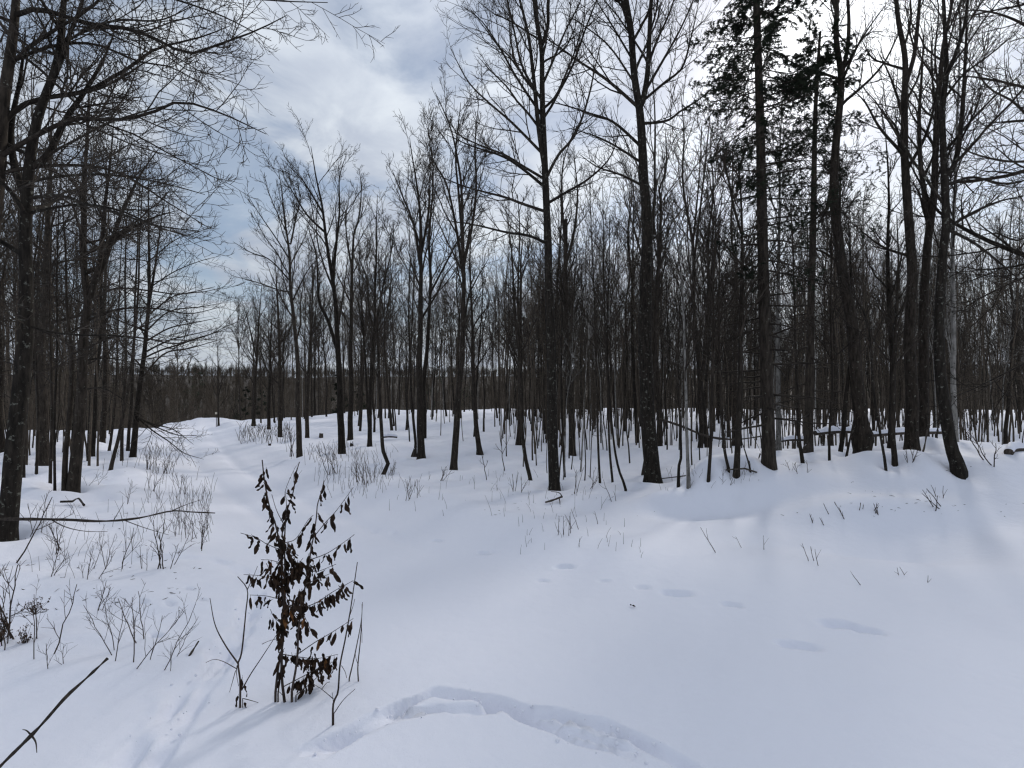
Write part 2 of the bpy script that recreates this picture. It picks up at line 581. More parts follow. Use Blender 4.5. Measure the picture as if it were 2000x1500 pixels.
def build_ground():
    ang = np.r_[np.linspace(-180, -62, 44, endpoint=False), np.linspace(-62, 62, 460, endpoint=False), np.linspace(62, 180, 44, endpoint=False)]
    ang = np.radians(ang)
    rad = np.r_[np.linspace(0.25, 1.9, 12, endpoint=False), np.exp(np.linspace(math.log(1.9), math.log(7.0), 190, endpoint=False)),
                np.exp(np.linspace(math.log(7.0), math.log(70), 190, endpoint=False)), np.exp(np.linspace(math.log(70), math.log(2600), 46))]
    A, Rr = np.meshgrid(ang, rad, indexing='xy')
    X = np.sin(A) * Rr
    Y = np.cos(A) * Rr
    H = base_h(X, Y)
    near = (Y > 1.0) & (Rr < 14)
    xs, ys = X[near], Y[near]
    dh = np.zeros(xs.shape)
    for pp, w, dep in GROOVES:
        poly = ground_pts(pp)
        d, run, L = seg_dist(xs, ys, poly)
        d = np.abs(d - 0.016 * (1 + vnoise(run * 7, run * 0 + w * 50, 12)) * (d > 0))
        wob = 1 + 0.35 * vnoise(run * 9, run * 0 + w * 100, 4) + 0.25 * vnoise(xs * 6, ys * 6, 6)
        ww = w * wob
        lump = 0.66 + 0.5 * vnoise(run * 5.0, run * 0 + 3, 8) + 0.15 * vnoise(xs * 7, ys * 7, 18)
        end = sstep(0, 0.25, run) * sstep(0, 0.25, L - run)
        dh -= dep * lump * end * np.exp(-(d / ww) ** 3)
        dh += dep * 0.04 * end * np.exp(-((d - 1.7 * ww) / (0.7 * ww)) ** 2)
    for px, py, s in PRINTS:
        s = s * 0.74
        c = hit(px, py)
        ux, uy = 0.94, -0.34                                  # the animal went away to the left
        a_ = (xs - c[0]) * ux + (ys - c[1]) * uy
        b_ = -(xs - c[0]) * uy + (ys - c[1]) * ux
        b_ = b_ + 0.12 * s * vnoise(a_ * 9 + px, a_ * 0, 15)
        q = np.exp(-((np.abs(a_) / (s * 0.66)) ** 3 + (np.abs(b_) / (s * 0.27)) ** 3))
        dh -= 0.44 * s * q
        dh += 0.035 * s * np.exp(-((np.hypot(a_ / 2.2, b_) - 0.42 * s) / (0.2 * s)) ** 2)
    # loose crumbs where the left-hand track was walked
    poly = ground_pts(GROOVES[2][0])
    d, run, L = seg_dist(xs, ys, poly)
    dh += 0.012 * np.exp(-(d / 0.2) ** 2) * vnoise(xs * 11, ys * 11, 9)
    H[near] += dh
    # two faint wheel ruts along the trail
    for off in (-0.62, 0.62):
        H -= 0.075 * np.exp(-((X - trail_x(Y) - off) / 0.24) ** 2) * sstep(5, 9, Y) * (0.75 + 0.4 * vnoise(X * 0.6, Y * 0.6, 81)) * (Y < 60)
    nr, na = X.shape
    V = np.stack([X, Y, H], axis=-1).reshape(-1, 3)
    i = np.arange(nr - 1)[:, None] * na
    j = np.arange(na)[None, :]
    j2 = (j + 1) % na
    Q = np.stack([i + j, i + na + j, i + na + j2, i + j2], axis=-1).reshape(-1, 4)
    o = link('snow_ground', quad_mesh('snow_ground', V, Q[:, ::-1], M_SNOW))
    tag(o, kind='structure')
    return o


def dig_wells(o):
    """snow sunk round the trunks, with a soft rim"""
    me = o.data
    co = np.empty(len(me.vertices) * 3, np.float32)
    me.vertices.foreach_get('co', co)
    co = co.reshape(-1, 3)
    for wx, wy, wr in WELLS:
        m = np.where((np.abs(co[:, 0] - wx) < 2.2 * wr + 0.8) & (np.abs(co[:, 1] - wy) < 2.2 * wr + 0.8))[0]
        d = np.hypot(co[m, 0] - wx, co[m, 1] - wy)
        co[m, 2] += -0.09 * np.exp(-(d / (wr + 0.10)) ** 2) + 0.05 * np.exp(-((d - wr - 0.42) / 0.22) ** 2)
    me.vertices.foreach_set('co', co.ravel())
    me.update()


def build_hill():
    a = np.radians(np.linspace(-75, 75, 120))
    r = np.linspace(180, 1300, 40)
    A, Rr = np.meshgrid(a, r)
    X, Y = np.sin(A) * Rr, np.cos(A) * Rr
    H = -19 + 28 * sstep(200, 640, Rr) + 9 * sstep(600, 1200, Rr) * (0.6 + 0.4 * vnoise(A * 5, Rr * 0, 21))
    H = H + 2.2 * vnoise(X * 0.012, Y * 0.012, 22) + 0.8 * vnoise(X * 0.05, Y * 0.05, 23)
    V = np.stack([X, Y, H], axis=-1).reshape(-1, 3)
    nr, na = X.shape
    i = np.arange(nr - 1)[:, None] * na
    j = np.arange(na - 1)[None, :]
    Q = np.stack([i + j, i + j + 1, i + na + j + 1, i + na + j], axis=-1).reshape(-1, 4)
    tag(link('hill', quad_mesh('hill', V, Q, M_HILL)), kind='structure')


def hill_h(x, y):
    r = np.hypot(x, y)
    a = np.arctan2(x, y)
    H = -19 + 28 * sstep(200, 640, r) + 9 * sstep(600, 1200, r) * (0.6 + 0.4 * vnoise(a * 5, r * 0, 21))
    return H + 2.2 * vnoise(x * 0.012, y * 0.012, 22) + 0.8 * vnoise(x * 0.05, y * 0.05, 23)


GROUND = build_ground()
build_hill()


# ------------------------------------------------------------------ trees
def trunk_tube(P, r0, r1, sides, rng, flare=0.55, power=0.85, rough=0.05):
    """a stem with a root flare and uneven girth"""
    n = len(P)
    L = np.r_[0, np.cumsum(np.linalg.norm(np.diff(P, axis=0), axis=1))]
    w = L / L[-1]
    r = r1 + (r0 - r1) * (1 - w) ** power
    h = np.maximum(L - 0.35, 0)
    r = r * (1 + flare * np.exp(-h / 0.16))
    V, Q = tubes(P[None], r[None], sides)
    V = V.reshape(n, sides, 3)
    c = P[:, None, :]
    k = np.arange(sides)[None, :]
    ph = rng.random() * 50
    lob = 1 + flare * 0.35 * np.exp(-h / 0.2)[:, None] * np.sin(k * 2 * math.pi / sides * 4 + ph)
    nz = 1 + rough * vnoise(np.cos(k * 2 * math.pi / sides) * 2.2 + ph + 0 * L[:, None], L[:, None] * 2.5 + np.sin(k * 2 * math.pi / sides) * 2.2, int(ph))
    nz = nz + rough * 0.6 * vnoise(np.cos(k * 2 * math.pi / sides) * 5 + ph + 0 * L[:, None], L[:, None] * 7 + np.sin(k * 2 * math.pi / sides) * 5, int(ph) + 1)
    V = c + (V - c) * (lob * nz)[..., None]
    return V.reshape(-1, 3), Q, r


HABITS = {
    # angle of limbs, lift of limbs, angle / lift of finer wood, sideways spread
    'maple': dict(a1=(28, 50), u1=0.055, a2=(25, 50), u2=0.10, a3=(28, 58), u3=0.10, j=0.12, flat=0.0),
    'beech': dict(a1=(48, 80), u1=0.012, a2=(32, 60), u2=0.06, a3=(32, 60), u3=0.085, j=0.12, flat=0.55),
    'broom': dict(a1=(18, 40), u1=0.035, a2=(18, 42), u2=0.07, a3=(22, 52), u3=0.08, j=0.115, flat=0.0),
}


def wood(stems, rstems, limbs, rlimbs, rng, hab, k1, t0, l1, k2, k3, k4, rt, l2=0.5, l3=0.5, l4=0.55):
    """finer wood on stems and traced limbs. returns (list of main limb arrays, crown Acc)"""
    h = HABITS[hab]
    crown = Acc()
    out_limbs = []
    lim = []
    for P, Rd in zip(limbs, rlimbs):
        lim.append((P[None], Rd[None]))
    main = np.linalg.norm(np.diff(stems[0], axis=0), axis=1).sum()
    if k1:
        for P, Rd, kk, tt in zip(stems, rstems, k1, t0):
            if kk:
                own = np.linalg.norm(np.diff(P, axis=0), axis=1).sum()
                P1, R1 = grow(P[None], Rd[None], kk, tt, 0.97, h['a1'], l1 * (0.35 * main / own + 0.65), 12, h['u1'], h['j'] * 0.75, 0.55, rt * 1.6, rng, 0.6, 0.0, main * 0.05)
                lim.append((P1, R1))
    for P, Rd in lim:
        for q in range(len(P)):
            out_limbs.append((P[q], Rd[q]))
    P1 = np.concatenate([np.stack([spline(p, 12) for p in P]) if P.shape[1] != 12 else P for P, _ in lim])
    R1 = np.concatenate([np.stack([np.interp(np.linspace(0, 1, 12), np.linspace(0, 1, len(r)), r) for r in Rd]) for _, Rd in lim])

    def longer(P, Rd, keep):
        L = np.linalg.norm(np.diff(P, axis=1), axis=2).sum(1)
        m = L > np.quantile(L, 1 - keep)
        return P[m], Rd[m]
    lm = main * 0.016
    P2, R2 = grow(P1, R1, k2, 0.14, 0.98, h['a2'], l2, 6, h['u2'], h['j'], 0.6, rt * 1.15, rng, 0.55, h['flat'], lm)
    P2, R2 = longer(P2, R2, 0.9)
    crown.tube(P2, R2, 3)
    P3, R3 = grow(P2, R2, k3, 0.10, 0.99, h['a3'], l3, 5, h['u3'], h['j'] * 1.2, 0.7, rt, rng, 0.5, h['flat'], lm * 0.8)
    P3, R3 = longer(P3, R3, 0.85)
    crown.tube(P3, R3, 3)
    if k4:
        P4, R4 = grow(P3, R3, k4, 0.2, 0.98, h['a3'], l4, 3, h['u3'], h['j'] * 1.6, 0.8, rt * 0.8, rng, 0.5, h['flat'], 0.08)
        P4, R4 = longer(P4, R4, 0.85)
        crown.tube(P4, R4, 3)
    return out_limbs, crown


N_TREE = [0]


def px_poly(pp, Y, drift=0.0, n=14, start=None):
    pts = []
    m = max(len(pp) - 1, 1)
    for i, (a, b) in enumerate(pp):
        pts.append(at(a, b, Y + drift * i / m))
    P = spline(pts, n)
    if start is not None:
        P[0] = start
    return P


def hero(label, path, w, forks=(), limbs=(), hab='maple', k=(22, 8, 6, 3), t0=0.45, l1=0.22, top=0.18, rt=0.0035,
         bark=None, twig=None, Y=None, group=None, limb_parts=True, fork_k=6, name='bare_tree', seed=None, flare=0.22, sides=16, lean=0.0, l2=0.5, taper=0.85, burl=0.0):
    """a tree traced from the photograph: path = stem in pixels from the snow upwards, w = girth in pixels just above the flare"""
    N_TREE[0] += 1
    rng = np.random.default_rng(1000 + (seed if seed is not None else N_TREE[0] * 7))
    if Y is None:
        g = hit(*path[0])
    else:
        x0 = (path[0][0] - CX) / F * Y
        g = np.array([x0, Y, base_h(x0, Y)])
    Y0 = g[1]
    r0 = 0.5 * w / F * Y0
    WELLS.append((g[0], g[1], r0))
    pts = [g + np.array([0, 0, -0.35])] + [at(a, b, Y0 + lean * i / len(path)) for i, (a, b) in enumerate(path)][1:]
    pts.insert(1, g + (pts[1] - g) * 0.02)
    Ls = np.linalg.norm(np.diff(np.array(pts), axis=0), axis=1).sum()
    n = int(np.clip(Ls / 0.16, 30, 90))
    P = spline(pts, n)
    wob = r0 * 0.22
    ss = np.linspace(0, Ls, n)
    P[:, 0] += wob * vnoise(ss * 0.9, ss * 0 + N_TREE[0], 31) * sstep(0.3, 1.5, ss)
    P[:, 1] += wob * 2 * vnoise(ss * 0.7, ss * 0 + N_TREE[0], 32) * sstep(0.3, 1.5, ss)
    root = empty(name, g)
    tr = Acc()
    V, Q, rr = trunk_tube(P, r0, max(r0 * top * 0.35, rt * 1.5), sides, rng, flare, taper)
    if burl:                                   # swollen, lumpy growth above the foot
        V = V.reshape(n, sides, 3)
        hz = V[:, :, 2] - g[2]
        bulge = 1 + burl * np.exp(-((hz - 0.42) / 0.2) ** 2) * (1 + 0.5 * vnoise(np.arange(sides)[None] * 0.9 + 0 * hz, hz * 6, 77))
        V = P[:, None, :] + (V - P[:, None, :]) * bulge[..., None]
        V = V.reshape(-1, 3)
    tr.add(V, Q)
    stems, rst, ks, ts = [P], [rr], [k[0]], [t0]
    off = g
    for fk in forks:
        # nearest ring of the stem
        a = at(fk[0][0], fk[0][1], Y0)
        i = int(np.argmin(np.abs(P[:, 2] - a[2]) + np.abs(P[:, 0] - a[0])))
        dr = rng.uniform(-0.6, 0.6)
        Fp = px_poly(fk, P[i, 1], dr, 26, P[i])
        fr = rr[i] * 0.72 * (1 - np.linspace(0, 1, 26)) ** 0.8 + rt * 1.5
        tr.tube(Fp, fr, max(8, sides // 2))
        stems.append(Fp)
        rst.append(fr)
        ks.append(fork_k)
        ts.append(0.2)
    lP, lR = [], []
    for lb in limbs:
        wl_ = None
        if isinstance(lb[0], (int, float)):
            wl_, lb = lb[0], lb[1:]
        a = at(lb[0][0], lb[0][1], Y0)
        # join the traced limb to whichever stem it leaves
        best = None
        for Ps, Rs in zip(stems, rst):
            i = int(np.argmin(np.abs(Ps[:, 2] - a[2]) + np.abs(Ps[:, 0] - a[0])))
            dd = np.linalg.norm(Ps[i] - a)
            if best is None or dd < best[0]:
                best = (dd, Ps[i], Rs[i])
        Lp = px_poly(lb, best[1][1], rng.uniform(-1.0, 0.8), 16)
        if best[0] < 0.9:
            Lp += (best[1] - Lp[0]) * np.linspace(1, 0, 16)[:, None] ** 2
        r_ = (0.5 * wl_ / F * Y0) if wl_ else max(min(best[2] * 0.45, 0.028), rt * 2.2)
        lP.append(Lp)
        lR.append(r_ * (1 - np.linspace(0, 1, 16)) ** 0.8 + rt * 1.2)
    limbs_out, crown = wood(stems, rst, lP, lR, rng, hab, ks, ts, l1, k[1], k[2], k[3], rt, l2=l2)
    bk = bark or M_BARK
    tw = twig or M_TWIG
    link('trunk', tr.mesh('trunk', bk, off), root)
    if limb_parts:
        for LP, LR in limbs_out:
            la = Acc()
            la.tube(LP, LR, 6)
            link('limb', la.mesh('limb', bk, off), root)
    else:
        for LP, LR in limbs_out:
            crown.tube(LP, LR, 5)
    link('crown', crown.mesh('crown', tw, off), root)
    tag(root, label, 'tree', group)
    return root


# --- right of the trail: the tall trunks along the edge of the wood
G_R = 'tall bare trees along the front edge of the wood'
hero('tall dark bare tree with snow drifted round its foot, left of the thickest trunk',
     [(1083, 957), (1078, 800), (1072, 600), (1066, 420), (1061, 290), (1058, 165), (1057, 93), (1046, 20), (1038, -80), (1030, -190), (1028, -300)], 22,
     forks=[[(1057, 95), (1070, 50), (1071, 0), (1085, -100), (1090, -220)], [(1064, 330), (1052, 250), (1042, 150), (1030, 60), (1000, -60), (985, -150)]],
     limbs=[[(1058, 195), (1020, 130), (1004, 60), (985, -20), (960, -90)], [(1060, 220), (1010, 150), (975, 90), (940, 40), (900, 10)],
            [(1063, 300), (1000, 238), (955, 200), (915, 160), (880, 95)], [(1066, 345), (1020, 320), (985, 300), (930, 280), (870, 250)],
            [(1066, 368), (1020, 330), (980, 305), (920, 285), (870, 262)],
            [(1070, 415), (1020, 398), (985, 385), (910, 365), (850, 340)], [(1072, 480), (1035, 463), (990, 455), (930, 440), (870, 430)],
            [(1072, 350), (1095, 302), (1125, 265), (1148, 200), (1165, 120), (1180, 60)], [(1067, 215), (1090, 190), (1110, 140), (1130, 80), (1145, 0)],
            [(1064, 160), (1085, 110), (1105, 60), (1130, 10), (1160, -60)], [(1070, 400), (1110, 375), (1150, 350), (1190, 310), (1210, 260)]],
     k=(14, 9, 6, 3), t0=0.55, group=G_R, seed=1, bark=M_BARK_LICHEN)
hero('thickest tall dark trunk, forked high up, standing in the middle of the wood edge',
     [(1275, 944), (1266, 800), (1262, 640), (1262, 480), (1257, 340), (1251, 225), (1243, 140), (1235, 70), (1223, 0), (1212, -120), (1205, -260)], 31,
     forks=[[(1252, 215), (1264, 150), (1268, 80), (1272, 0), (1285, -110), (1290, -240)]],
     limbs=[[7, (1240, 205), (1180, 152), (1125, 116), (1075, 80), (1030, 60)], [6, (1246, 290), (1195, 240), (1150, 222), (1100, 205), (1050, 195)],
            [5, (1249, 318), (1200, 285), (1160, 265), (1110, 250)], [5, (1250, 360), (1210, 340), (1165, 325), (1130, 300)],
            [5, (1272, 236), (1312, 233), (1335, 215), (1365, 195), (1400, 165)], [5, (1272, 190), (1310, 155), (1338, 130), (1352, 70), (1365, 0)],
            [5, (1270, 180), (1300, 120), (1330, 60), (1355, 0), (1375, -60)], [5, (1268, 130), (1285, 80), (1310, 20), (1330, -50)],
            [4, (1233, 120), (1200, 60), (1170, 10), (1140, -40)], [4, (1238, 160), (1190, 90), (1140, 50), (1090, 20)],
            [5, (1228, 30), (1195, -20), (1170, -80)], [4, (1262, 480), (1285, 460), (1300, 430), (1320, 380)]],
     k=(10, 9, 6, 3), t0=0.66, group=G_R, seed=2, flare=0.4, sides=20, bark=M_BARK_LICHEN)
hero('crooked slim dark tree close against the right side of the thickest trunk',
     [(1262, 925), (1268, 860), (1276, 700), (1285, 560), (1290, 480), (1291, 400), (1287, 370), (1300, 340), (1303, 300), (1300, 250)], 15, hab='broom', k=(14, 7, 6, 2), t0=0.4, group=G_R, seed=3, limb_parts=False)

# --- hemlocks with needles
def hemlock(label, path, w, spans, seed, Y=None, bark=None, dead=True, group=None, ns=1.0, name='hemlock_tree'):
    """evergreen: bare dead branches low, needled sprays in the spans (py_top, py_bottom, reach_px, density)"""
    rng = np.random.default_rng(3000 + seed)
    if Y is None:
        g = hit(*path[0])
    else:
        x0 = (path[0][0] - CX) / F * Y
        g = np.array([x0, Y, base_h(x0, Y)])
    Y0 = g[1]
    r0 = 0.5 * w / F * Y0
    WELLS.append((g[0], g[1], r0))
    pts = [g + np.array([0, 0, -0.35]), g] + [at(a, b, Y0) for a, b in path[1:]]
    Ls = np.linalg.norm(np.diff(np.array(pts), axis=0), axis=1).sum()
    P = spline(pts, int(np.clip(Ls / 0.16, 24, 90)))
    root = empty(name, g)
    tr = Acc()
    V, Q, rr = trunk_tube(P, r0, 0.02, 16, rng, 0.2, 0.75)
    tr.add(V, Q)
    br, nd, ndq = Acc(), [], []
    ntri = 0
    for (pt, pb, reach, nb, green) in spans:
        zt, zb = at(0, pt, Y0)[2], at(0, pb, Y0)[2]
        k = np.where((P[:, 2] > zb) & (P[:, 2] < zt))[0]
        if len(k) < 2:
            continue
        sub = P[k[0]:k[-1] + 1]
        rs = rr[k[0]:k[-1] + 1]
        ln = reach / F * Y0
        seg = np.linalg.norm(np.diff(sub, axis=0), axis=1).sum()
        P1, R1 = grow(sub[None], rs[None], nb, 0.0, 1.0, (80, 104), ln / seg, 9, -0.02, 0.06, 0.22, 0.004, rng, 0.25)
        br.tube(P1, R1, 4)
        P2, R2 = grow(P1, R1, 12 if green else 6, 0.18, 0.99, (40, 62), 0.40, 4, -0.03, 0.08, 0.6, 0.003, rng, 0.6, 0.9)
        br.tube(P2, R2, 3)
        if green:
            P3, R3 = grow(P2, R2, 4, 0.15, 0.95, (38, 60), 0.42, 4, -0.04, 0.06, 0.7, 0.002, rng, 0.5, 0.95, 0.05)
            kb = np.repeat(rng.random(len(P1)) < green, len(P2) // len(P1))
            if ns < 2:
                br.tube(P3[np.repeat(kb, 4)], R3[np.repeat(kb, 4)], 3)
            # flat rows of needles along both sides of every spray
            for Ps, m in ((P2[kb], 11), (P3[np.repeat(kb, 4)], 8)):
                for t in np.linspace(0.04, 1, m):
                    i = t * 2.999
                    i0 = int(i)
                    c = Ps[:, i0] * (1 - (i - i0)) + Ps[:, i0 + 1] * (i - i0)
                    d = Ps[:, i0 + 1] - Ps[:, i0]
                    d /= np.linalg.norm(d, axis=1, keepdims=True) + 1e-9
                    sv = np.cross(d, np.array([0, 0, 1.0])) + rng.normal(0, 0.35, d.shape)
                    sv /= np.linalg.norm(sv, axis=1, keepdims=True) + 1e-9
                    for sg in (-1, 1):
                        L = rng.uniform(0.014, 0.030, (len(c), 1)) * ns
                        e = c + d * 0.012 * ns + sv * sg * L + np.array([0, 0, -0.006 * ns])
                        nd.append(np.stack([c - d * 0.0055 * ns, c + d * 0.0055 * ns, e], axis=1).reshape(-1, 3))
    link('trunk', tr.mesh('trunk', bark or M_BARK_BAND, g), root)
    link('branches', br.mesh('branches', M_TWIG, g), root)
    if nd:
        Vn = np.concatenate(nd) - g
        link('foliage', quad_mesh('foliage', Vn, np.arange(len(Vn)).reshape(-1, 3), M_NEEDLE, False), root)
    tag(root, label, 'tree', group)
    return root


hemlock('straight dark hemlock with ridged trunk beside a thin white birch, needles high up',
        [(1502, 914), (1498, 760), (1493, 600), (1489, 450), (1486, 300), (1482, 150), (1477, 0), (1472, -180), (1468, -330)], 25,
        [(-330, -20, 100, 18, 1.0), (-20, 120, 115, 26, 1.0), (120, 250, 130, 22, 0.95), (250, 400, 150, 18, 0.75), (400, 560, 140, 16, 0.35), (560, 840, 120, 26, 0.0)], 1, ns=1.35)
hemlock('shorter dark hemlock with its needled top against the bright sky',
        [(1579, 890), (1581, 760), (1584, 600), (1588, 460), (1590, 330), (1592, 230), (1598, 120), (1602, 62)], 17,
        [(62, 180, 72, 26, 1.0), (180, 340, 120, 30, 1.0), (340, 520, 125, 16, 0.5), (520, 840, 110, 22, 0.0)], 2, ns=1.35)

hero('thin white birch standing against the right side of the ridged hemlock trunk',
     [(1521, 900), (1520, 800), (1519, 650), (1521, 500), (1523, 380), (1524, 270), (1528, 180)], 10, hab='broom', k=(14, 6, 5, 0), t0=0.45, bark=M_BIRCH, name='birch_tree', limb_parts=False, seed=8, Y=10.6)
hero('gnarled tree with a swollen burl at its base, trunk bending left as it rises',
     [(1684, 896), (1684, 835), (1672, 730), (1664, 640), (1650, 540), (1640, 460), (1628, 385), (1632, 270), (1640, 190), (1643, 130), (1637, 65), (1638, 0), (1630, -120), (1634, -220)], 26,
     forks=[[(1643, 150), (1655, 95), (1658, 40), (1656, -20), (1668, -130)], [(1628, 360), (1612, 415), (1592, 440)]],
     limbs=[[(1645, 160), (1675, 90), (1700, 50), (1730, 10)], [(1643, 140), (1690, 70), (1730, 60)], [(1648, 520), (1600, 490), (1540, 480)]],
     k=(10, 7, 5, 2), t0=0.62, group=G_R, seed=5, flare=0.3, burl=0.42)
hero('dark trunk behind the fallen log, nearest right of the burl-footed tree',
     [(1781, 881), (1779, 760), (1776, 620), (1778, 500), (1770, 380), (1764, 270), (1762, 190), (1765, 100), (1756, 20), (1748, -100), (1742, -240)], 23,
     forks=[[(1766, 172), (1785, 110), (1793, 40), (1800, -50), (1812, -150)]],
     limbs=[[(1768, 300), (1720, 250), (1690, 200), (1660, 170)], [(1772, 330), (1810, 260), (1830, 180), (1840, 90)], [(1776, 500), (1720, 480), (1670, 440)]],
     k=(10, 7, 5, 2), t0=0.5, group=G_R, seed=6)
hero('dark trunk rising just behind the log, between two thicker trunks near the right edge',
     [(1803, 868), (1803, 740), (1808, 600), (1815, 500), (1822, 400), (1826, 300), (1830, 200), (1842, 100), (1860, 0), (1870, -140)], 20,
     forks=[[(1818, 440), (1800, 340), (1795, 240), (1800, 150), (1806, 40)]],
     k=(12, 7, 5, 2), t0=0.4, group=G_R, seed=7, hab='broom')
hero('lichen-spotted trunk with a slanting foot on the snow bank near the right edge',
     [(1873, 920), (1856, 868), (1841, 780), (1836, 680), (1835, 590), (1841, 500), (1850, 440), (1846, 340), (1841, 230), (1845, 140), (1840, 60), (1838, -20), (1835, -160)], 22,
     forks=[[(1850, 350), (1870, 300), (1880, 210), (1885, 120), (1890, 0)], [(1848, 150), (1868, 100), (1885, 40), (1895, -60)]],
     limbs=[[(1852, 455), (1900, 420), (1950, 395), (2010, 380)], [(1850, 360), (1900, 345), (1960, 358), (2020, 350)], [(1848, 440), (1900, 470), (1950, 510), (2005, 560)],
            [(1843, 200), (1880, 150), (1930, 110), (1990, 60)], [(1845, 290), (1890, 240), (1940, 190), (2000, 140)]],
     k=(10, 7, 5, 2), t0=0.5, group=G_R, seed=9, bark=M_BARK_LICHEN, flare=0.25)
hero('slim pale birch stem behind the slanting lichen-spotted trunk',
     [(1866, 868), (1864, 760), (1861, 600), (1862, 450), (1866, 300), (1872, 150), (1876, 20)], 10, hab='broom', k=(16, 6, 5, 0), t0=0.4, bark=M_BIRCH, name='birch_tree', limb_parts=False, seed=10)
hero('bare tree beyond the right picture edge, only its low limbs reaching in',
     [(2120, 930), (2110, 700), (2100, 450), (2080, 200), (2070, 0), (2060, -250)], 34,
     limbs=[[5, (2105, 500), (2040, 530), (1980, 552), (1920, 580), (1862, 614)], [4, (2108, 660), (2040, 690), (1970, 725), (1900, 760), (1862, 775)],
            [5, (2095, 330), (2040, 320), (1970, 318), (1900, 300), (1850, 270)], [5, (2085, 220), (2030, 180), (1960, 160), (1900, 150), (1860, 150)],
            [5, (2090, 280), (2040, 260), (1980, 200), (1930, 170), (1880, 100)], [5, (2080, 120), (2020, 60), (1960, 30), (1900, 20), (1850, 30)],
            [4, (2098, 420), (2050, 430), (1990, 470), (1940, 455), (1890, 470)], [4, (2075, 50), (2010, 0), (1950, -30), (1890, -30)]],
     hab='beech', k=(11, 10, 7, 3), t0=0.3, l1=0.32, rt=0.0042, Y=8.6, seed=11)
hero('tree with a tall bare stem forking low at the right, behind the fallen log',
     [(1740, 880), (1742, 760), (1738, 640), (1735, 540), (1735, 420), (1732, 300), (1728, 240)], 12, hab='broom', k=(13, 6, 5, 2), t0=0.35, seed=12, limb_parts=False)

# --- middle of the picture
G_M = 'bare trees in the open wood beyond the trail'
hero('slim straight clearing-edge trunk with a short dead stump leaning at its foot',
     [(823, 896), (821, 760), (820, 640), (823, 547), (821, 467), (818, 387), (808, 320), (800, 270)], 15,
     forks=[[(821, 520), (808, 440), (785, 380), (765, 330)], [(822, 500), (836, 420), (840, 350), (838, 300)]],
     hab='broom', k=(11, 7, 5, 2), t0=0.38, l1=0.3, group=G_M, rt=0.0048, seed=21, fork_k=6)
hero('slim pale-crowned tree, its top the highest left of the two tall trunks',
     [(886, 915), (893, 820), (903, 680), (905, 560), (902, 470), (901, 380), (895, 320), (880, 250), (850, 180)], 13.5,
     forks=[[(905, 540), (890, 440), (872, 360), (845, 310), (835, 250)], [(905, 520), (922, 440), (930, 370), (928, 280), (935, 200)], [(904, 480), (896, 380), (890, 300), (900, 200)]],
     hab='broom', k=(11, 7, 5, 2), t0=0.38, l1=0.3, group=G_M, rt=0.0048, seed=22, fork_k=6)
hero('two-stemmed tree with widely fanning crown, foot in a snow mound',
     [(668, 885), (664, 780), (660, 667), (653, 573), (642, 507), (634, 440), (626, 387), (610, 307), (606, 285)], 14,
     forks=[[(651, 555), (655, 493), (663, 413), (663, 347), (677, 300)], [(664, 700), (640, 625), (623, 587), (618, 500), (600, 440)], [(636, 455), (600, 420), (570, 372), (553, 345)], [(630, 415), (591, 352), (557, 318)]],
     hab='broom', k=(10, 7, 5, 2), t0=0.4, l1=0.3, group=G_M, rt=0.0048, seed=23, fork_k=6)
hero('paired slim stem close behind the wide-fanning tree on its right side',
     [(684, 860), (686, 760), (686, 653), (687, 547), (690, 467), (701, 427), (706, 360), (701, 328)], 11,
     forks=[[(688, 530), (676, 450), (678, 390)]], hab='broom', k=(13, 6, 5, 2), t0=0.4, group=G_M, rt=0.0048, seed=24, limb_parts=False)
hero('slim tree with tiered limbs reaching left over the trail, behind the leafy sapling top',
     [(585, 893), (583, 800), (578, 667), (569, 573), (565, 493), (557, 427), (550, 373), (543, 330)], 11,
     forks=[[(567, 480), (578, 427), (588, 380)]],
     limbs=[[(564, 512), (538, 467), (503, 413), (482, 378)], [(566, 547), (527, 507), (490, 493), (455, 472)], [(566, 570), (545, 567), (503, 552), (455, 539)], [(560, 450), (535, 400), (515, 350)], [(570, 590), (600, 530), (625, 500)]],
     hab='broom', k=(12, 7, 5, 2), t0=0.42, l1=0.28, group=G_M, rt=0.0048, seed=25)
hero('young tree with a hooked foot bent sideways at the snow',
     [(748, 928), (756, 912), (757, 900), (748, 882), (744, 830), (740, 700), (737, 627), (744, 580), (751, 547), (765, 488), (770, 430)], 8,
     forks=[[(738, 660), (722, 613), (717, 547), (703, 507), (700, 460)]], hab='broom', k=(13, 6, 5, 2), t0=0.4, group=G_M, rt=0.0048, seed=26, flare=0.1, limb_parts=False)
hero('plain slim trunk standing alone between the hooked sapling and the fanning tree',
     [(722, 871), (724, 760), (730, 650), (733, 560), (735, 450), (738, 380)], 9, hab='broom', k=(13, 6, 5, 2), t0=0.35, group=G_M, rt=0.0048, seed=27, limb_parts=False)
hero('slim tree by the trail side, second trunk left of the tiered-limb tree',
     [(547, 855), (547, 760), (545, 650), (540, 560), (536, 500)], 9, hab='maple', k=(13, 6, 5, 2), t0=0.3, group=G_M, rt=0.0048, seed=28, limb_parts=False, l1=0.26)
hero('slim tree immediately right of the tiered-limb tree, its stem splitting at the snow',
     [(600, 857), (602, 760), (606, 650), (612, 560), (618, 480)], 8, hab='maple', k=(13, 6, 5, 2), t0=0.3, group=G_M, rt=0.0048, seed=29, limb_parts=False)
hero('far slim tree at the brow of the slope, broad crown hanging over the trail end',
     [(495, 832), (499, 740), (504, 660), (508, 600), (512, 550)], 7, forks=[[(501, 700), (485, 630), (470, 580)]], hab='maple', k=(14, 6, 5, 2), t0=0.25, group=G_M, rt=0.0048, seed=30, limb_parts=False, l1=0.32)
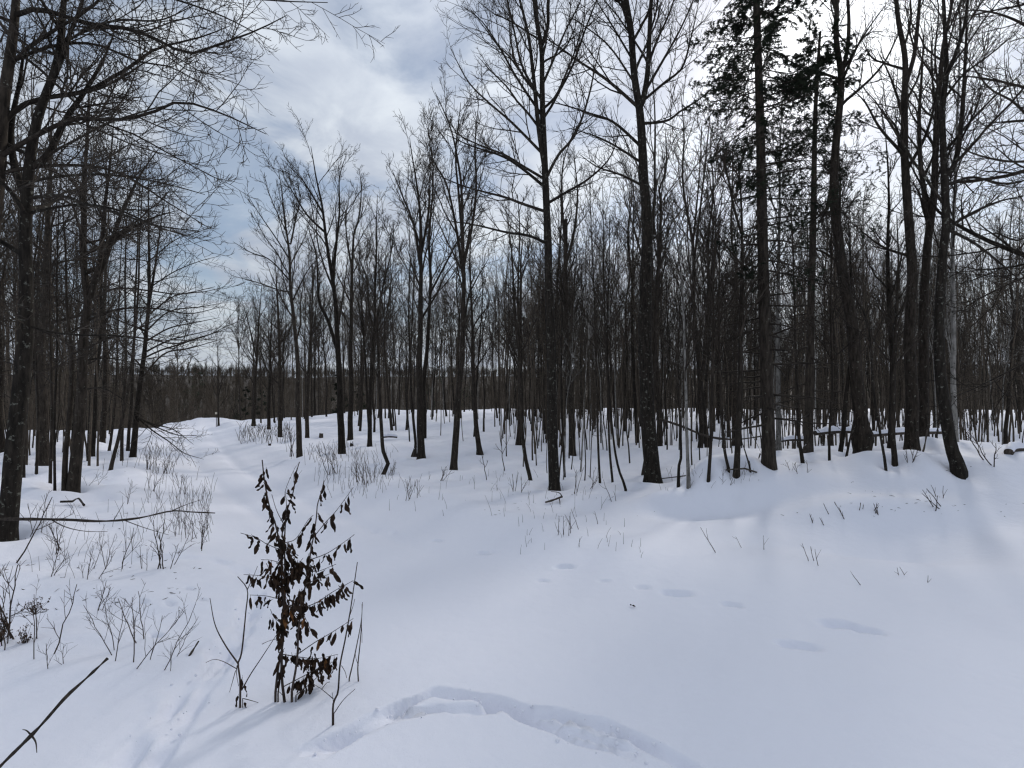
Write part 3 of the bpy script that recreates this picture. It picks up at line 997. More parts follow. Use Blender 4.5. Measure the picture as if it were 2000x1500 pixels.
hero('far slim tree just right of the broad-crowned one at the brow',
     [(525, 838), (527, 740), (530, 650), (532, 570)], 7, hab='maple', k=(14, 6, 5, 2), t0=0.25, group=G_M, rt=0.0048, seed=31, limb_parts=False, l1=0.28)
hero('thin tree carrying a small board at the brow beside the trail end',
     [(427, 832), (426, 760), (425, 690), (420, 640)], 4, hab='broom', k=(18, 8, 6, 0), t0=0.2, group=G_M, seed=32, limb_parts=False, l1=0.28)
hero('thin leaning sapling whose foot slants right, left of the tall snow-footed trunk',
     [(1037, 942), (1026, 890), (1018, 800), (1013, 680), (1012, 560), (1016, 460), (1010, 380)], 8, hab='broom', k=(13, 6, 5, 2), t0=0.35, group=G_M, rt=0.0048, seed=33, limb_parts=False, flare=0.1)
hero('snag-topped slim trunk behind the tall snow-footed tree, on its right',
     [(1118, 887), (1113, 760), (1106, 640), (1103, 540), (1105, 470), (1106, 428)], 14,
     forks=[[(1104, 480), (1098, 400), (1100, 320), (1125, 250)], [(1104, 520), (1120, 460), (1128, 380), (1120, 300)]], hab='broom', k=(8, 7, 6, 2), t0=0.5, top=1.3, group=G_M, seed=34, limb_parts=False, fork_k=6)
hero('slim trunk with flared foot behind the broad pale-crowned tree',
     [(937, 886), (929, 820), (924, 720), (921, 600), (918, 500), (925, 420)], 10, hab='broom', k=(13, 6, 5, 2), t0=0.35, group=G_M, rt=0.0048, seed=35, limb_parts=False, flare=0.5)
hero('pair-stemmed trunk behind the thin leaning sapling in the middle',
     [(1014, 870), (1016, 780), (1015, 660), (1017, 540), (1022, 440)], 13, forks=[[(1015, 700), (1005, 600), (1000, 500), (990, 420)]], hab='broom', k=(13, 6, 5, 2), t0=0.35, group=G_M, rt=0.0048, seed=36, limb_parts=False)
hero('slightly swaying thin trunk at the wood edge, nearest left of the ridged hemlock',
     [(1438, 936), (1444, 800), (1448, 650), (1450, 500), (1447, 380), (1440, 300)], 12, forks=[[(1449, 460), (1432, 400), (1420, 340), (1400, 280)]], hab='broom', k=(13, 6, 5, 2), t0=0.4, group=G_M, rt=0.0048, seed=37, limb_parts=False)
hero('lichen-pale slim stem, second upright right of the thickest trunk',
     [(1345, 955), (1342, 850), (1338, 700), (1332, 560), (1320, 450), (1310, 380)], 7, hab='broom', k=(18, 7, 5, 0), t0=0.4, bark=M_BIRCH, group=G_M, seed=38, limb_parts=False, name='birch_tree')
hero('thin dark stem whose foot stands closest to the camera, between thickest trunk and hemlock',
     [(1383, 953), (1388, 860), (1392, 700), (1394, 560), (1398, 440), (1392, 360)], 7, hab='broom', k=(18, 7, 5, 0), t0=0.4, group=G_M, seed=39, limb_parts=False)
hero('short crooked stem with an elbow, first right of the thickest trunk',
     [(1325, 952), (1326, 910), (1330, 890), (1327, 800), (1324, 690), (1330, 580)], 6, hab='broom', k=(18, 6, 5, 0), t0=0.4, group=G_M, seed=40, limb_parts=False, flare=0.2)
for i, (pp, w, lab) in enumerate([
    ([(1172, 949), (1168, 860), (1164, 700), (1160, 560)], 5, 'thin straight sapling, middle one of three between the two tall trunks'),
    ([(1197, 948), (1190, 870), (1186, 740), (1180, 580)], 5, 'thin sapling leaning slightly left, right one of three between the two tall trunks'),
    ([(1222, 955), (1208, 915), (1198, 860), (1190, 760), (1186, 640)], 5, 'thin sapling with a foot slanting right, just left of the thickest trunk'),
    ([(1103, 935), (1100, 870), (1096, 760), (1098, 620)], 5, 'thin sapling just right of the tall snow-footed trunk'),
    ([(1424, 926), (1414, 870), (1408, 760), (1404, 640)], 6, 'thin sapling slanting left, between the swaying trunk and the thickest trunk'),
    ([(1466, 925), (1458, 890), (1448, 860)], 5, 'short dead leaning pole beside the swaying trunk'),
    ([(1640, 895), (1648, 840), (1656, 740), (1664, 640)], 9, 'slim stem left of the burl-footed tree, leaning towards it'),
    ([(1620, 903), (1620, 850), (1626, 740), (1622, 620)], 5, 'very thin upright sapling between hemlock top and burl-footed tree'),
    ([(1652, 900), (1662, 850), (1672, 800)], 6, 'short slanting sapling touching the burl-footed tree'),
    ([(1730, 913), (1718, 840), (1706, 760), (1700, 660), (1682, 600), (1640, 540)], 5, 'grey arching sapling bowing left across the burl-footed tree'),
    ([(1748, 902), (1744, 850), (1746, 760), (1748, 640)], 10, 'stub-footed slim stem between the burl-footed tree and the log'),
    ([(1568, 904), (1560, 850), (1556, 740), (1552, 600)], 7, 'thin stem directly left of the shorter hemlock'),
    ([(805, 893), (812, 870), (808, 820), (803, 760), (798, 620)], 6, 'crooked thin stem touching the left foot of the clearing-edge trunk'),
]):
    hero(lab, pp + [(pp[-1][0] - 6 + (i * 5) % 13, pp[-1][1] - 130), (pp[-1][0] - 10 + (i * 7) % 19, pp[-1][1] - 220)] if pp[-1][1] < 780 else pp, w, hab='broom',
         k=(16, 6, 5, 0) if pp[-1][1] < 780 else (2, 2, 2, 0), t0=0.4, seed=60 + i, limb_parts=False, flare=0.15, sides=9, name='sapling', group='thin saplings at the front of the wood',
         bark=M_BARK_LICHEN if i == 9 else M_BARK)

# --- left of the trail
G_L = 'bare trees left of the trail'
hero('large bare tree at the left edge, long limbs arching right across the sky',
     [(-60, 1090), (-45, 800), (-30, 600), (-12, 450), (-2, 330), (8, 180), (22, 60), (35, -60), (60, -250)], 44, Y=5.3,
     limbs=[[8, (25, 25), (75, 14), (167, 43), (250, 55), (310, 78), (367, 104), (430, 85), (500, 60), (560, 30)],
            [9, (-2, 245), (30, 212), (73, 193), (167, 177), (210, 155), (250, 133), (300, 97), (350, 83), (400, 70), (450, 50)],
            [8, (-8, 320), (20, 300), (67, 273), (110, 250), (150, 237), (233, 237), (300, 220), (353, 200), (433, 222), (520, 262)],
            [4, (20, 80), (80, 130), (180, 225), (260, 260), (340, 305), (430, 352)],
            [5, (30, 0), (100, -30), (200, -60), (320, -60), (420, -20), (520, 0), (640, 5)],
            [6, (-5, 330), (60, 320), (130, 318), (200, 325), (260, 350), (320, 390), (400, 440)],
            [5, (10, 120), (90, 90), (180, 85), (270, 120), (330, 130), (400, 165)],
            [5, (28, 10), (120, -40), (240, -30), (340, 0), (430, 30), (530, 80)]],
     hab='beech', k=(8, 13, 8, 3), t0=0.66, l1=0.35, seed=41, sides=20, rt=0.003, l2=0.42)
hero('tall dark leaning tree at the left edge, lichen on its trunk',
     [(10, 1060), (24, 940), (37, 820), (47, 680), (52, 560), (52, 470), (58, 380), (66, 300), (77, 233), (92, 180), (105, 140), (116, 80), (122, 10), (130, -120), (135, -250)], 33,
     forks=[[(92, 180), (122, 110), (135, 70), (155, 20), (180, -60)], [(58, 400), (30, 330), (22, 250), (40, 150), (50, 60)], [(64, 330), (95, 300), (130, 230), (165, 180), (200, 120), (225, 60)]],
     limbs=[[6, (75, 400), (130, 390), (180, 405), (240, 420), (300, 440), (390, 452)], [5, (78, 350), (130, 340), (200, 338), (260, 345), (330, 360), (400, 380)],
            [5, (75, 420), (110, 410), (170, 400), (240, 412), (300, 440), (360, 460)], [4, (50, 620), (100, 640), (160, 650), (230, 655), (300, 672)],
            [4, (90, 300), (150, 270), (210, 240), (290, 215), (350, 200)], [4, (115, 90), (170, 60), (230, 40), (310, 40), (380, 10)], [3, (45, 640), (20, 620), (-20, 600)]],
     hab='beech', k=(10, 8, 6, 2), t0=0.4, l1=0.26, seed=42, sides=20, bark=M_BARK_LICHEN, twig=M_TWIG_GREY, rt=0.0028)
hero('dark tree forking at mid height beside the left wood, twigs sprayed wide to the right',
     [(142, 971), (150, 870), (157, 780), (163, 700), (170, 633), (174, 590), (163, 535), (160, 490), (165, 420), (168, 330), (172, 250), (176, 150)], 22,
     forks=[[(174, 592), (187, 543), (197, 495), (205, 400), (215, 320), (222, 240)], [(182, 560), (205, 510), (225, 450), (245, 400), (275, 340), (310, 290)], [(190, 530), (215, 480), (250, 450), (300, 425), (350, 410)]],
     limbs=[[4, (175, 600), (225, 570), (290, 570), (350, 575), (420, 560)], [4, (172, 620), (230, 600), (300, 600), (370, 612), (430, 600)],
            [4, (165, 680), (220, 655), (290, 660), (350, 670), (450, 640)], [3, (165, 705), (215, 700), (280, 715), (330, 740)], [3, (160, 760), (200, 757), (240, 780), (280, 815)]],
     hab='beech', k=(12, 9, 6, 3), t0=0.48, l1=0.3, seed=43, group=G_L, fork_k=8, rt=0.003)
hero('slim stem pressed against the left side of the mid-height forking tree',
     [(126, 970), (128, 880), (137, 790), (140, 690), (130, 600), (125, 480), (120, 380)], 10, hab='beech', k=(13, 6, 5, 2), t0=0.4, seed=44, group=G_L, limb_parts=False)
hero('stout trunk with flared foot behind the leftmost leaning tree',
     [(84, 910), (83, 840), (82, 740), (85, 620), (88, 520), (92, 420), (100, 300), (110, 200)], 21, hab='beech', k=(13, 6, 5, 2), t0=0.4, seed=45, group=G_L, limb_parts=False)
hero('trailside tree with limbs sweeping right in flat layers over the trail',
     [(259, 897), (266, 830), (275, 740), (284, 660), (291, 590), (292, 500), (288, 400), (292, 320)], 11,
     forks=[[(290, 600), (300, 540), (310, 470), (322, 380)]],
     limbs=[[(275, 738), (320, 690), (370, 680), (440, 660)], [(285, 650), (330, 610), (390, 600), (445, 590)], [(288, 620), (340, 580), (400, 570), (440, 560)], [(292, 560), (340, 530), (390, 510), (430, 500)],
            [(292, 510), (340, 470), (380, 455), (425, 440)], [(280, 690), (330, 665), (390, 650), (430, 640)], [(284, 665), (330, 640), (380, 630), (430, 620)],
            [3, (268, 815), (300, 842), (330, 862), (360, 885), (398, 897)], [3, (268, 818), (300, 830), (340, 840), (378, 868)], [3, (268, 812), (310, 835), (350, 850), (382, 850)]],
     hab='beech', k=(16, 8, 6, 2), t0=0.32, l1=0.30, seed=46, group=G_L)
for i, (pp, w, lab) in enumerate([
    ([(216, 918), (224, 885), (236, 840), (250, 760), (262, 660), (270, 560)], 7, 'slanting slim trunk leaning right, between forking tree and trailside tree'),
    ([(238, 901), (239, 850), (244, 760), (246, 640), (244, 540)], 6, 'upright slim trunk just left of the trailside tree'),
    ([(107, 971), (107, 900), (107, 800), (112, 660), (110, 540)], 5, 'bristly thin dead stem with side twigs, left of the forking tree'),
    ([(98, 955), (99, 890), (101, 800), (98, 680), (96, 560)], 6, 'thin stem second left of the forking tree'),
    ([(71, 928), (73, 880), (75, 800), (70, 660)], 5, 'short thin stem beside the stout flared trunk'),
    ([(181, 890), (183, 850), (188, 760), (196, 660), (200, 540)], 8, 'slim trunk right of the forking tree, farther back'),
    ([(250, 880), (252, 840), (258, 760), (262, 640), (268, 500)], 6, 'thin trunk directly behind the trailside tree'),
    ([(213, 884), (218, 850), (226, 780), (230, 660)], 5, 'thin slanting stem behind the leaning slim trunk'),
    ([(46, 940), (47, 880), (52, 800), (50, 660), (40, 540)], 6, 'thin stem touching the right side of the leftmost leaning tree'),
    ([(4, 880), (2, 820), (0, 700), (-6, 560)], 12, 'trunk cut by the left edge of the picture, behind the leaning tree'),
    ([(200, 865), (202, 830), (206, 740), (204, 600)], 10, 'dark trunk far back between forking tree and slanting trunk'),
    ([(30, 930), (18, 880), (30, 800), (45, 700)], 6, 'thin crooked sapling crossing behind the leftmost trunk'),
]):
    hero(lab, pp + [(pp[-1][0] + 4, pp[-1][1] - 120), (pp[-1][0] + 10, pp[-1][1] - 230)], w, hab='beech', k=(11, 5, 4, 0), t0=0.35, l1=0.24,
         seed=80 + i, limb_parts=False, flare=0.15, sides=9, group=G_L)


# ------------------------------------------------------------------ the stand of thin trees behind (copies of a few kinds)
def stem_proto(height, r0, hab, k, t0, l1, rt, seed, bark, twig, split):
    """one thin tree in local coordinates; returns list of (part name, mesh)"""
    rng = np.random.default_rng(seed)
    n = 22
    z = np.linspace(-0.35, height, n)
    ax, ay = rng.uniform(-0.06, 0.06, 2)
    sx = ax * z + 0.14 * vnoise(z * 0.5, z * 0 + seed, 41) * np.clip(z, 0, 2) / 2
    sy = ay * z + 0.14 * vnoise(z * 0.5, z * 0 + seed, 42) * np.clip(z, 0, 2) / 2
    P = np.stack([sx, sy, z], axis=1)
    V, Q, rr = trunk_tube(P, r0, max(rt * 1.3, r0 * 0.08), 7, rng, 0.25, 0.8, 0.04)
    tr = Acc()
    tr.add(V, Q)
    stems, rs, ks, ts = [P], [rr], [k[0]], [t0]
    if k[4]:
        for q in range(k[4]):
            i = int(n * rng.uniform(0.35, 0.6))
            d = np.array([rng.normal(0, 0.22), rng.normal(0, 0.22), 1.0])
            m = 12
            Fp = P[i] + d[None] * np.linspace(0, height * rng.uniform(0.25, 0.45), m)[:, None]
            Fp[:, :2] += 0.1 * np.sin(np.linspace(0, 2, m))[:, None] * rng.normal(0, 1, 2)
            fr = rr[i] * 0.65 * (1 - np.linspace(0, 1, m)) ** 0.8 + rt
            tr.tube(Fp, fr, 6)
            stems.append(Fp)
            rs.append(fr)
            ks.append(max(5, k[0] // 2))
            ts.append(0.2)
    limbs, crown = wood(stems, rs, [], [], rng, hab, ks, ts, l1, k[1], k[2], k[3], rt)
    for LP, LR in limbs:
        crown.tube(LP, LR, 4)
    if split:
        return [('trunk', tr.mesh('trunk', bark)), ('crown', crown.mesh('crown', twig))]
    tr.add(np.concatenate(crown.V), np.concatenate(crown.Q))
    return [('whole', tr.mesh('sapling', bark))]


TALL = [stem_proto(h, r, hab, k, t0, l1, 0.0065, 500 + i, M_BARK, M_TWIG_GREY, True) for i, (h, r, hab, k, t0, l1) in enumerate([
    (11.5, 0.085, 'broom', (14, 6, 5, 2, 1), 0.38, 0.32), (10.5, 0.075, 'maple', (16, 6, 5, 2, 1), 0.36, 0.28), (12.5, 0.10, 'broom', (13, 6, 5, 2, 2), 0.4, 0.3),
    (9.5, 0.065, 'maple', (17, 6, 5, 2, 0), 0.33, 0.28), (11.0, 0.08, 'maple', (13, 6, 5, 2, 2), 0.4, 0.3), (8.5, 0.06, 'broom', (15, 6, 5, 2, 1), 0.33, 0.3)])]
THIN = [stem_proto(h, r, hab, k, t0, l1, 0.0052, 600 + i, b, M_TWIG, False)[0][1] for i, (h, r, hab, k, t0, l1, b) in enumerate([
    (10.0, 0.036, 'broom', (11, 5, 4, 0, 0), 0.52, 0.22, M_YOUNG), (11.0, 0.042, 'maple', (11, 5, 4, 0, 1), 0.55, 0.18, M_YOUNG), (7.5, 0.030, 'maple', (12, 5, 4, 0, 0), 0.45, 0.2, M_YOUNG),
    (11.5, 0.046, 'broom', (11, 5, 4, 0, 1), 0.55, 0.2, M_YOUNG), (6.0, 0.024, 'beech', (14, 5, 4, 0, 0), 0.3, 0.2, M_YOUNG), (9.0, 0.034, 'maple', (12, 5, 4, 0, 1), 0.5, 0.2, M_BARK_LICHEN),
    (9.5, 0.040, 'broom', (12, 5, 4, 0, 0), 0.5, 0.2, M_BIRCH)])]
# sturdier far kinds, seen from a great distance only
FAR = [stem_proto(h, r, hab, k, t0, l1, 0.022, 650 + i, M_YOUNG, M_TWIG, False)[0][1] for i, (h, r, hab, k, t0, l1) in enumerate([
    (11.0, 0.10, 'maple', (14, 5, 4, 0, 1), 0.35, 0.26), (9.0, 0.08, 'broom', (14, 5, 4, 0, 1), 0.3, 0.28), (12.5, 0.11, 'broom', (14, 5, 4, 0, 2), 0.4, 0.26)])]

placed = [(w[0], w[1]) for w in WELLS]


def free(x, y, dmin):
    for a, b in placed:
        if (a - x) ** 2 + (b - y) ** 2 < dmin * dmin:
            return False
    return True


def zone(x, y):
    """which stand a spot belongs to, or None"""
    e = float(edge_y(x, y))
    if y > e + 3:
        return None
    tx = float(trail_x(y))
    px = CX + F * x / y
    if px < -120 or px > 2120:
        return None
    if x < tx - 3.4 and y > 8.5 and px < 330:
        return 'left'
    if x > tx + 4.5 and px > 455 and y > (10.6 if px > 960 else 17):
        if px < 700 and y < 26:
            return None
        if px < 640 and y < 34:
            return None
        if y < 11 + 0.0 * px:
            return None
        return 'right' if px > 1230 else 'middle'
    return None


SECT = [(-200, 95, 'left', 'behind the leftmost leaning tree'), (95, 190, 'left', 'behind the mid-height forking tree'), (190, 340, 'left', 'behind the trailside tree'),
        (340, 620, 'brow', 'near the brow, left of the fanning tree'), (620, 760, 'middle', 'behind the fanning tree'), (760, 870, 'middle', 'behind the clearing-edge trunk'),
        (870, 980, 'middle', 'behind the pale-crowned tree'), (980, 1090, 'middle', 'behind the tall snow-footed trunk'), (1090, 1250, 'middle', 'between the two tall dark trunks'),
        (1250, 1390, 'right', 'just right of the thickest trunk'), (1390, 1500, 'right', 'just left of the ridged hemlock'), (1500, 1590, 'right', 'between the two hemlocks'),
        (1590, 1700, 'right', 'behind the burl-footed tree'), (1700, 1850, 'right', 'behind the long log'), (1850, 2300, 'right', 'beyond the slanting trunk at the right')]


def place_words(x, y):
    px = CX + F * x / y
    for a, b, z, w in SECT:
        if a <= px < b:
            near = 'nearer row' if y < (17 if z == 'left' else 26) else ('middle rows' if y < (22 if z == 'left' else 40) else 'farthest rows')
            return w, near
    return SECT[-1][3], 'farthest rows'


def scatter(n, ymin, ymax, amin, amax, dmin, seed, want=None, ypow=1.0):
    rng = np.random.default_rng(seed)
    out = []
    tries = 0
    while len(out) < n and tries < n * 80:
        tries += 1
        y = ymin + (ymax - ymin) * rng.random() ** ypow
        a = rng.uniform(amin, amax)
        x = a * y
        z = zone(x, y)
        if z is None or (want and z not in want) or not free(x, y, dmin):
            continue
        placed.append((x, y))
        out.append((x, y, z, rng.random(), rng.random(), rng.random()))
    return out


spots = scatter(62, 15, 60, 0.1, 1.1, 1.0, 71, ('right',)) + scatter(85, 22, 60, -0.55, 0.25, 0.8, 72, ('middle',)) + scatter(7, 13, 27, -1.1, -0.66, 0.8, 73, ('left',))
for i, (x, y, z, r1, r2, r3) in enumerate(spots):
    parts = TALL[int(r1 * len(TALL)) % len(TALL)]
    sc = 0.8 + 0.4 * r2
    if z == 'left':
        sc *= 0.72
    root = empty('bare_tree', (x, y, float(base_h(x, y))))
    root.rotation_euler = (0, 0, r3 * 6.283)
    root.scale = (sc, sc, sc)
    for nm, me in parts:
        link(nm, me, root)
    w_, n_ = place_words(x, y)
    tag(root, 'bare full-grown tree %s, in the %s' % (w_, n_), 'tree', 'full-grown bare trees %s, %s' % (w_, n_))

spots = scatter(215, 10.8, 50, -0.02, 1.05, 0.32, 81, ('right', 'middle'), 1.7) + scatter(62, 18, 60, -0.5, 0.15, 0.6, 82, ('middle',)) + scatter(38, 9, 27, -1.1, -0.68, 0.5, 83, ('left',))
first_thin = None
for i, (x, y, z, r1, r2, r3) in enumerate(spots):
    me = THIN[int(r1 * len(THIN) * 0.9999) if r1 < 0.93 else 6]
    if z == 'left' and me is THIN[6]:
        me = THIN[4]
    o = link('sapling', me, None, (x, y, float(base_h(x, y))))
    o.rotation_euler = (0.05 * (r2 - 0.5), 0.05 * (r1 - 0.5), r3 * 6.283)
    sc = (0.75 + 0.5 * r2) * (0.52 + 0.48 * float(sstep(11, 30, y)) if z != 'left' else 0.8)
    o.scale = (sc * 0.85, sc * 0.85, sc)
    w_, n_ = place_words(x, y)
    pale = 'thin pale birch sapling' if me is THIN[6] else 'thin dark sapling'
    tag(o, '%s %s, in the %s' % (pale, w_, n_), 'sapling', '%ss %s, %s' % (pale, w_, n_))
    if first_thin is None:
        first_thin = {}
    first_thin.setdefault(me.name, o)


def instance_wood(name, pts, scales, protos, label, cat):
    """a mass of far trees nobody could count: one object, trees instanced on points"""
    me = bpy.data.meshes.new(name)
    me.from_pydata([tuple(p) for p in pts], [], [])
    at_s = me.attributes.new('tree_scale', 'FLOAT', 'POINT')
    at_s.data.foreach_set('value', np.asarray(scales, np.float32))
    rng = np.random.default_rng(5)
    at_r = me.attributes.new('tree_turn', 'FLOAT_VECTOR', 'POINT')
    rv = np.zeros((len(pts), 3), np.float32)
    rv[:, 2] = rng.random(len(pts)) * 6.283
    rv[:, 0] = rng.normal(0, 0.03, len(pts))
    at_r.data.foreach_set('vector', rv.ravel())
    at_k = me.attributes.new('tree_kind', 'INT', 'POINT')
    at_k.data.foreach_set('value', rng.integers(0, len(protos), len(pts)).astype(np.int32))
    o = link(name, me)
    ng = bpy.data.node_groups.new(name + '_nodes', 'GeometryNodeTree')
    ng.interface.new_socket('Geometry', in_out='INPUT', socket_type='NodeSocketGeometry')
    ng.interface.new_socket('Geometry', in_out='OUTPUT', socket_type='NodeSocketGeometry')
    N, L = ng.nodes, ng.links
    gi, go = N.new('NodeGroupInput'), N.new('NodeGroupOutput')
    inst = N.new('GeometryNodeInstanceOnPoints')
    inst.inputs['Pick Instance'].default_value = True
    g2i = N.new('GeometryNodeGeometryToInstance')
    for p in protos:
        oi = N.new('GeometryNodeObjectInfo')
        oi.transform_space = 'ORIGINAL'
        oi.inputs['Object'].default_value = p
        L.new(oi.outputs['Geometry'], g2i.inputs[0])
    L.new(gi.outputs[0], inst.inputs['Points'])
    L.new(g2i.outputs[0], inst.inputs['Instance'])
    for nm, dt, sock in (('tree_scale', 'FLOAT', 'Scale'), ('tree_turn', 'FLOAT_VECTOR', 'Rotation'), ('tree_kind', 'INT', 'Instance Index')):
        na = N.new('GeometryNodeInputNamedAttribute')
        na.data_type = dt
        na.inputs['Name'].default_value = nm
        L.new(na.outputs['Attribute'], inst.inputs[sock])
    L.new(inst.outputs[0], go.inputs[0])
    md = o.modifiers.new('trees', 'NODES')
    md.node_group = ng
    tag(o, label, cat, None, 'stuff')
    return o


far_objs = []
for i, (px, Y) in enumerate([(345, 58), (300, 52), (415, 72)]):
    x_ = (px - CX) / F * Y
    o = link('bare_tree', FAR[i], None, (x_, Y, float(base_h(x_, Y))))
    tag(o, ['bare tree low on the slope just left of the trail-end mound', 'bare tree low on the slope farther left of the trail-end mound', 'bare tree on the far slope just right of the trail-end mound'][i], 'tree', 'bare trees on the slope beyond the brow')
    far_objs.append(o)
protos = [first_thin[k] for k in sorted(first_thin) if first_thin[k].data is not THIN[6]]
rng = np.random.default_rng(91)
pts, scl = [], []
placed_far = 0
# slope beyond the brow
while len(pts) < 1500:
    a = rng.uniform(-1.15, 1.15)
    y = rng.uniform(22, 130)
    x = a * y
    e = float(edge_y(x, y))
    px = CX + F * a
    if y < e + (1.0 if a > -0.5 else 3.0):
        continue
    if -0.74 < a < -0.48 and y < 75:
        continue
    pts.append((x, y, float(base_h(x, y)) - 0.3))
    scl.append(rng.uniform(0.9, 1.75))
# the back of the right-hand and left-hand woods, too dense to count
tries = 0
n0 = len(pts)
while len(pts) < n0 + 900 and tries < 40000:
    tries += 1
    right = rng.random() < 0.9
    a = rng.uniform(0.0, 1.15) if right else rng.uniform(-1.15, -0.72)
    y = rng.uniform(17, 60) if right else rng.uniform(13, 26)
    x = a * y
    if zone(x, y) is None or not free(x, y, 0.22):
        continue
    pts.append((x, y, float(base_h(x, y)) - 0.1))
    scl.append(rng.uniform(0.45, 0.75) if y < 26 else rng.uniform(0.5, 1.15))
instance_wood('distant_wood', pts, scl, protos, 'dense grey-brown mass of bare trees behind the front trunks', 'forest')
pts, scl = [], []
while len(pts) < 7500:
    a = rng.uniform(-1.1, 1.1)
    r = rng.uniform(210, 760) if rng.random() < 0.85 else rng.uniform(760, 1150)
    x, y = math.sin(a * 0.83) * r, math.cos(a * 0.83) * r
    pts.append((x, y, float(hill_h(x, y)) - 0.3))
    scl.append(rng.uniform(0.75, 1.4))
instance_wood('hillside_wood', pts, scl, far_objs, 'leafless woodland covering the far hill across the valley', 'forest')

# dark young evergreens beyond the brow
for i, (px, py, Y, hpx, lab) in enumerate([
    (660, 818, 62, 95, 'dark conical young evergreen beyond the brow, behind the fanning tree'),
    (480, 815, 78, 62, 'dark conical young evergreen at the trail end, beneath the broad crown'),
    (512, 815, 80, 60, 'dark evergreen between the two slim trees at the brow'),
    (383, 830, 120, 128, 'lone pointed spruce spire on the skyline above the trail end'),
    (700, 812, 66, 70, 'low dark evergreen half hidden behind the plain slim trunk'),
    (868, 808, 68, 240, 'tall dark spruce standing behind the broad pale-crowned tree'),
    (1668, 806, 50, 290, 'tall dark spruce with blue-grey point far back on the right'),
]):
    x0 = (px - CX) / F * Y
    zb = float(base_h(x0, Y))
    p0 = CY + (ZC - zb) / Y * F
    top = py - hpx
    n = 5
    path = [(px, p0)] + [(px, p0 + (top - p0) * t) for t in (0.3, 0.6, 0.85, 1.0)]
    full = p0 - top
    w = 0.16 * F / Y
    spans = []
    for t0_, t1_, rc in ((0.02, 0.3, 0.30), (0.3, 0.6, 0.22), (0.6, 0.85, 0.13), (0.85, 1.0, 0.06)):
        spans.append((p0 - full * t1_, p0 - full * t0_, full * rc, 6, 1.0))
    hemlock(lab, path, w, spans, 50 + i, Y=Y, name='evergreen_tree', ns=4.0, group='evergreens beyond the brow')


# ------------------------------------------------------------------ dead wood lying about
def stick(name, label, cat, poly, r0, r1, n=16, branches=(), mat=None, sides=8, jitter=0.0, seed=1):
    rng = np.random.default_rng(seed)
    P = spline(poly, n)
    if jitter:
        P[1:-1] += rng.normal(0, jitter, P[1:-1].shape)
    g = P[0].copy()
    root = empty(name, g)
    A = Acc()
    r = np.linspace(r0, r1, n) * (1 + 0.18 * rng.normal(0, 1, n))
    # knuckles
    for kk in range(2, n, 5):
        r[kk] *= 1.3
    P0 = np.vstack([P[0] - (P[1] - P[0]) * 0.02, P, P[-1] + (P[-1] - P[-2]) * 0.02])
    A.tube(P0, np.r_[0.0005, r, 0.0005], sides)
    link('stem', A.mesh('stem', mat or M_DEADWOOD, g), root)
    for b in branches:
        B = Acc()
        bp, br0 = b
        B.tube(spline(bp, 8), np.linspace(br0, br0 * 0.35, 8), 5)
        link('side_twig', B.mesh('side_twig', mat or M_DEADWOOD, g), root)
    tag(root, label, cat)
    return root


def over(px, py, dz=0.0):
    p = hit(px, py)
    p[2] += dz
    return p


# near stick poking in from the lower left corner
stick('fallen_branch', 'thick dark bare stick slanting in from the lower left corner', 'branch',
      [at(-70, 1570, 2.0), at(0, 1497, 2.1), at(75, 1422, 2.22), at(128, 1362, 2.32), at(165, 1328, 2.4), at(210, 1286, 2.5)], 0.0082, 0.0048, 18,
      [([at(62, 1437, 2.2), at(70, 1450, 2.18), at(72, 1470, 2.15)], 0.004), ([at(62, 1437, 2.2), at(52, 1427, 2.2), at(44, 1425, 2.2)], 0.004)], seed=4)
stick('fallen_branch', 'small dark stick standing obliquely in the snow beside the footprints', 'branch', [over(366, 1284, -0.01), over(376, 1278, 0.02), over(388, 1268, 0.05)], 0.006, 0.004, 6)
stick('fallen_branch', 'long slender fallen branch lying level across the left weeds', 'branch',
      [at(-20, 1014, 5.0), at(60, 1014, 5.05), at(130, 1015, 5.1), at(200, 1018, 5.2), at(270, 1012, 5.4), at(335, 998, 5.7), at(375, 1000, 5.9), at(420, 1002, 6.1)], 0.015, 0.006, 24,
      [([at(335, 998, 5.7), at(365, 985, 5.75), at(390, 977, 5.8)], 0.006), ([at(100, 1015, 5.08), at(130, 1030, 5.05), at(170, 1038, 5.05), at(210, 1038, 5.1)], 0.006),
       ([at(240, 1015, 5.3), at(280, 1030, 5.25), at(330, 1045, 5.2)], 0.005), ([at(222, 1016, 5.25), at(243, 980, 5.3)], 0.004)], seed=5)
stick('fallen_branch', 'knotted dark piece of branch on the snow below the forking tree', 'branch', [over(118, 988, .06), over(143, 987, .06), over(152, 984, .09), over(164, 991, .03)], 0.013, 0.010, 8, seed=6)
stick('fallen_branch', 'broken forked dark branch half sunk in snow before the tall trunk', 'branch', [over(1065, 985, .03), over(1080, 983, .05), over(1098, 978, .07)], 0.014, 0.02, 7,
      [([over(1098, 978, .07), over(1092, 974, .1), over(1076, 976, .14)], 0.012), ([over(1092, 979, .06), over(1094, 986, .0)], 0.012)], seed=7)
stick('fallen_branch', 'long thin pole lying from the thickest trunk to the hemlock foot', 'branch',
      [over(1290, 940, .05), over(1350, 938, .1), over(1420, 935, .12), over(1470, 929, .1), over(1478, 932, .06)], 0.013, 0.009, 14, seed=8)
stick('fallen_branch', 'upturned dark branch fork propped beside the hemlock foot', 'branch', [over(1460, 934, 0.0), at(1472, 921, 9.4), at(1481, 902, 9.3), at(1488, 893, 9.3), at(1485, 886, 9.3)], 0.022, 0.010, 8, seed=9)
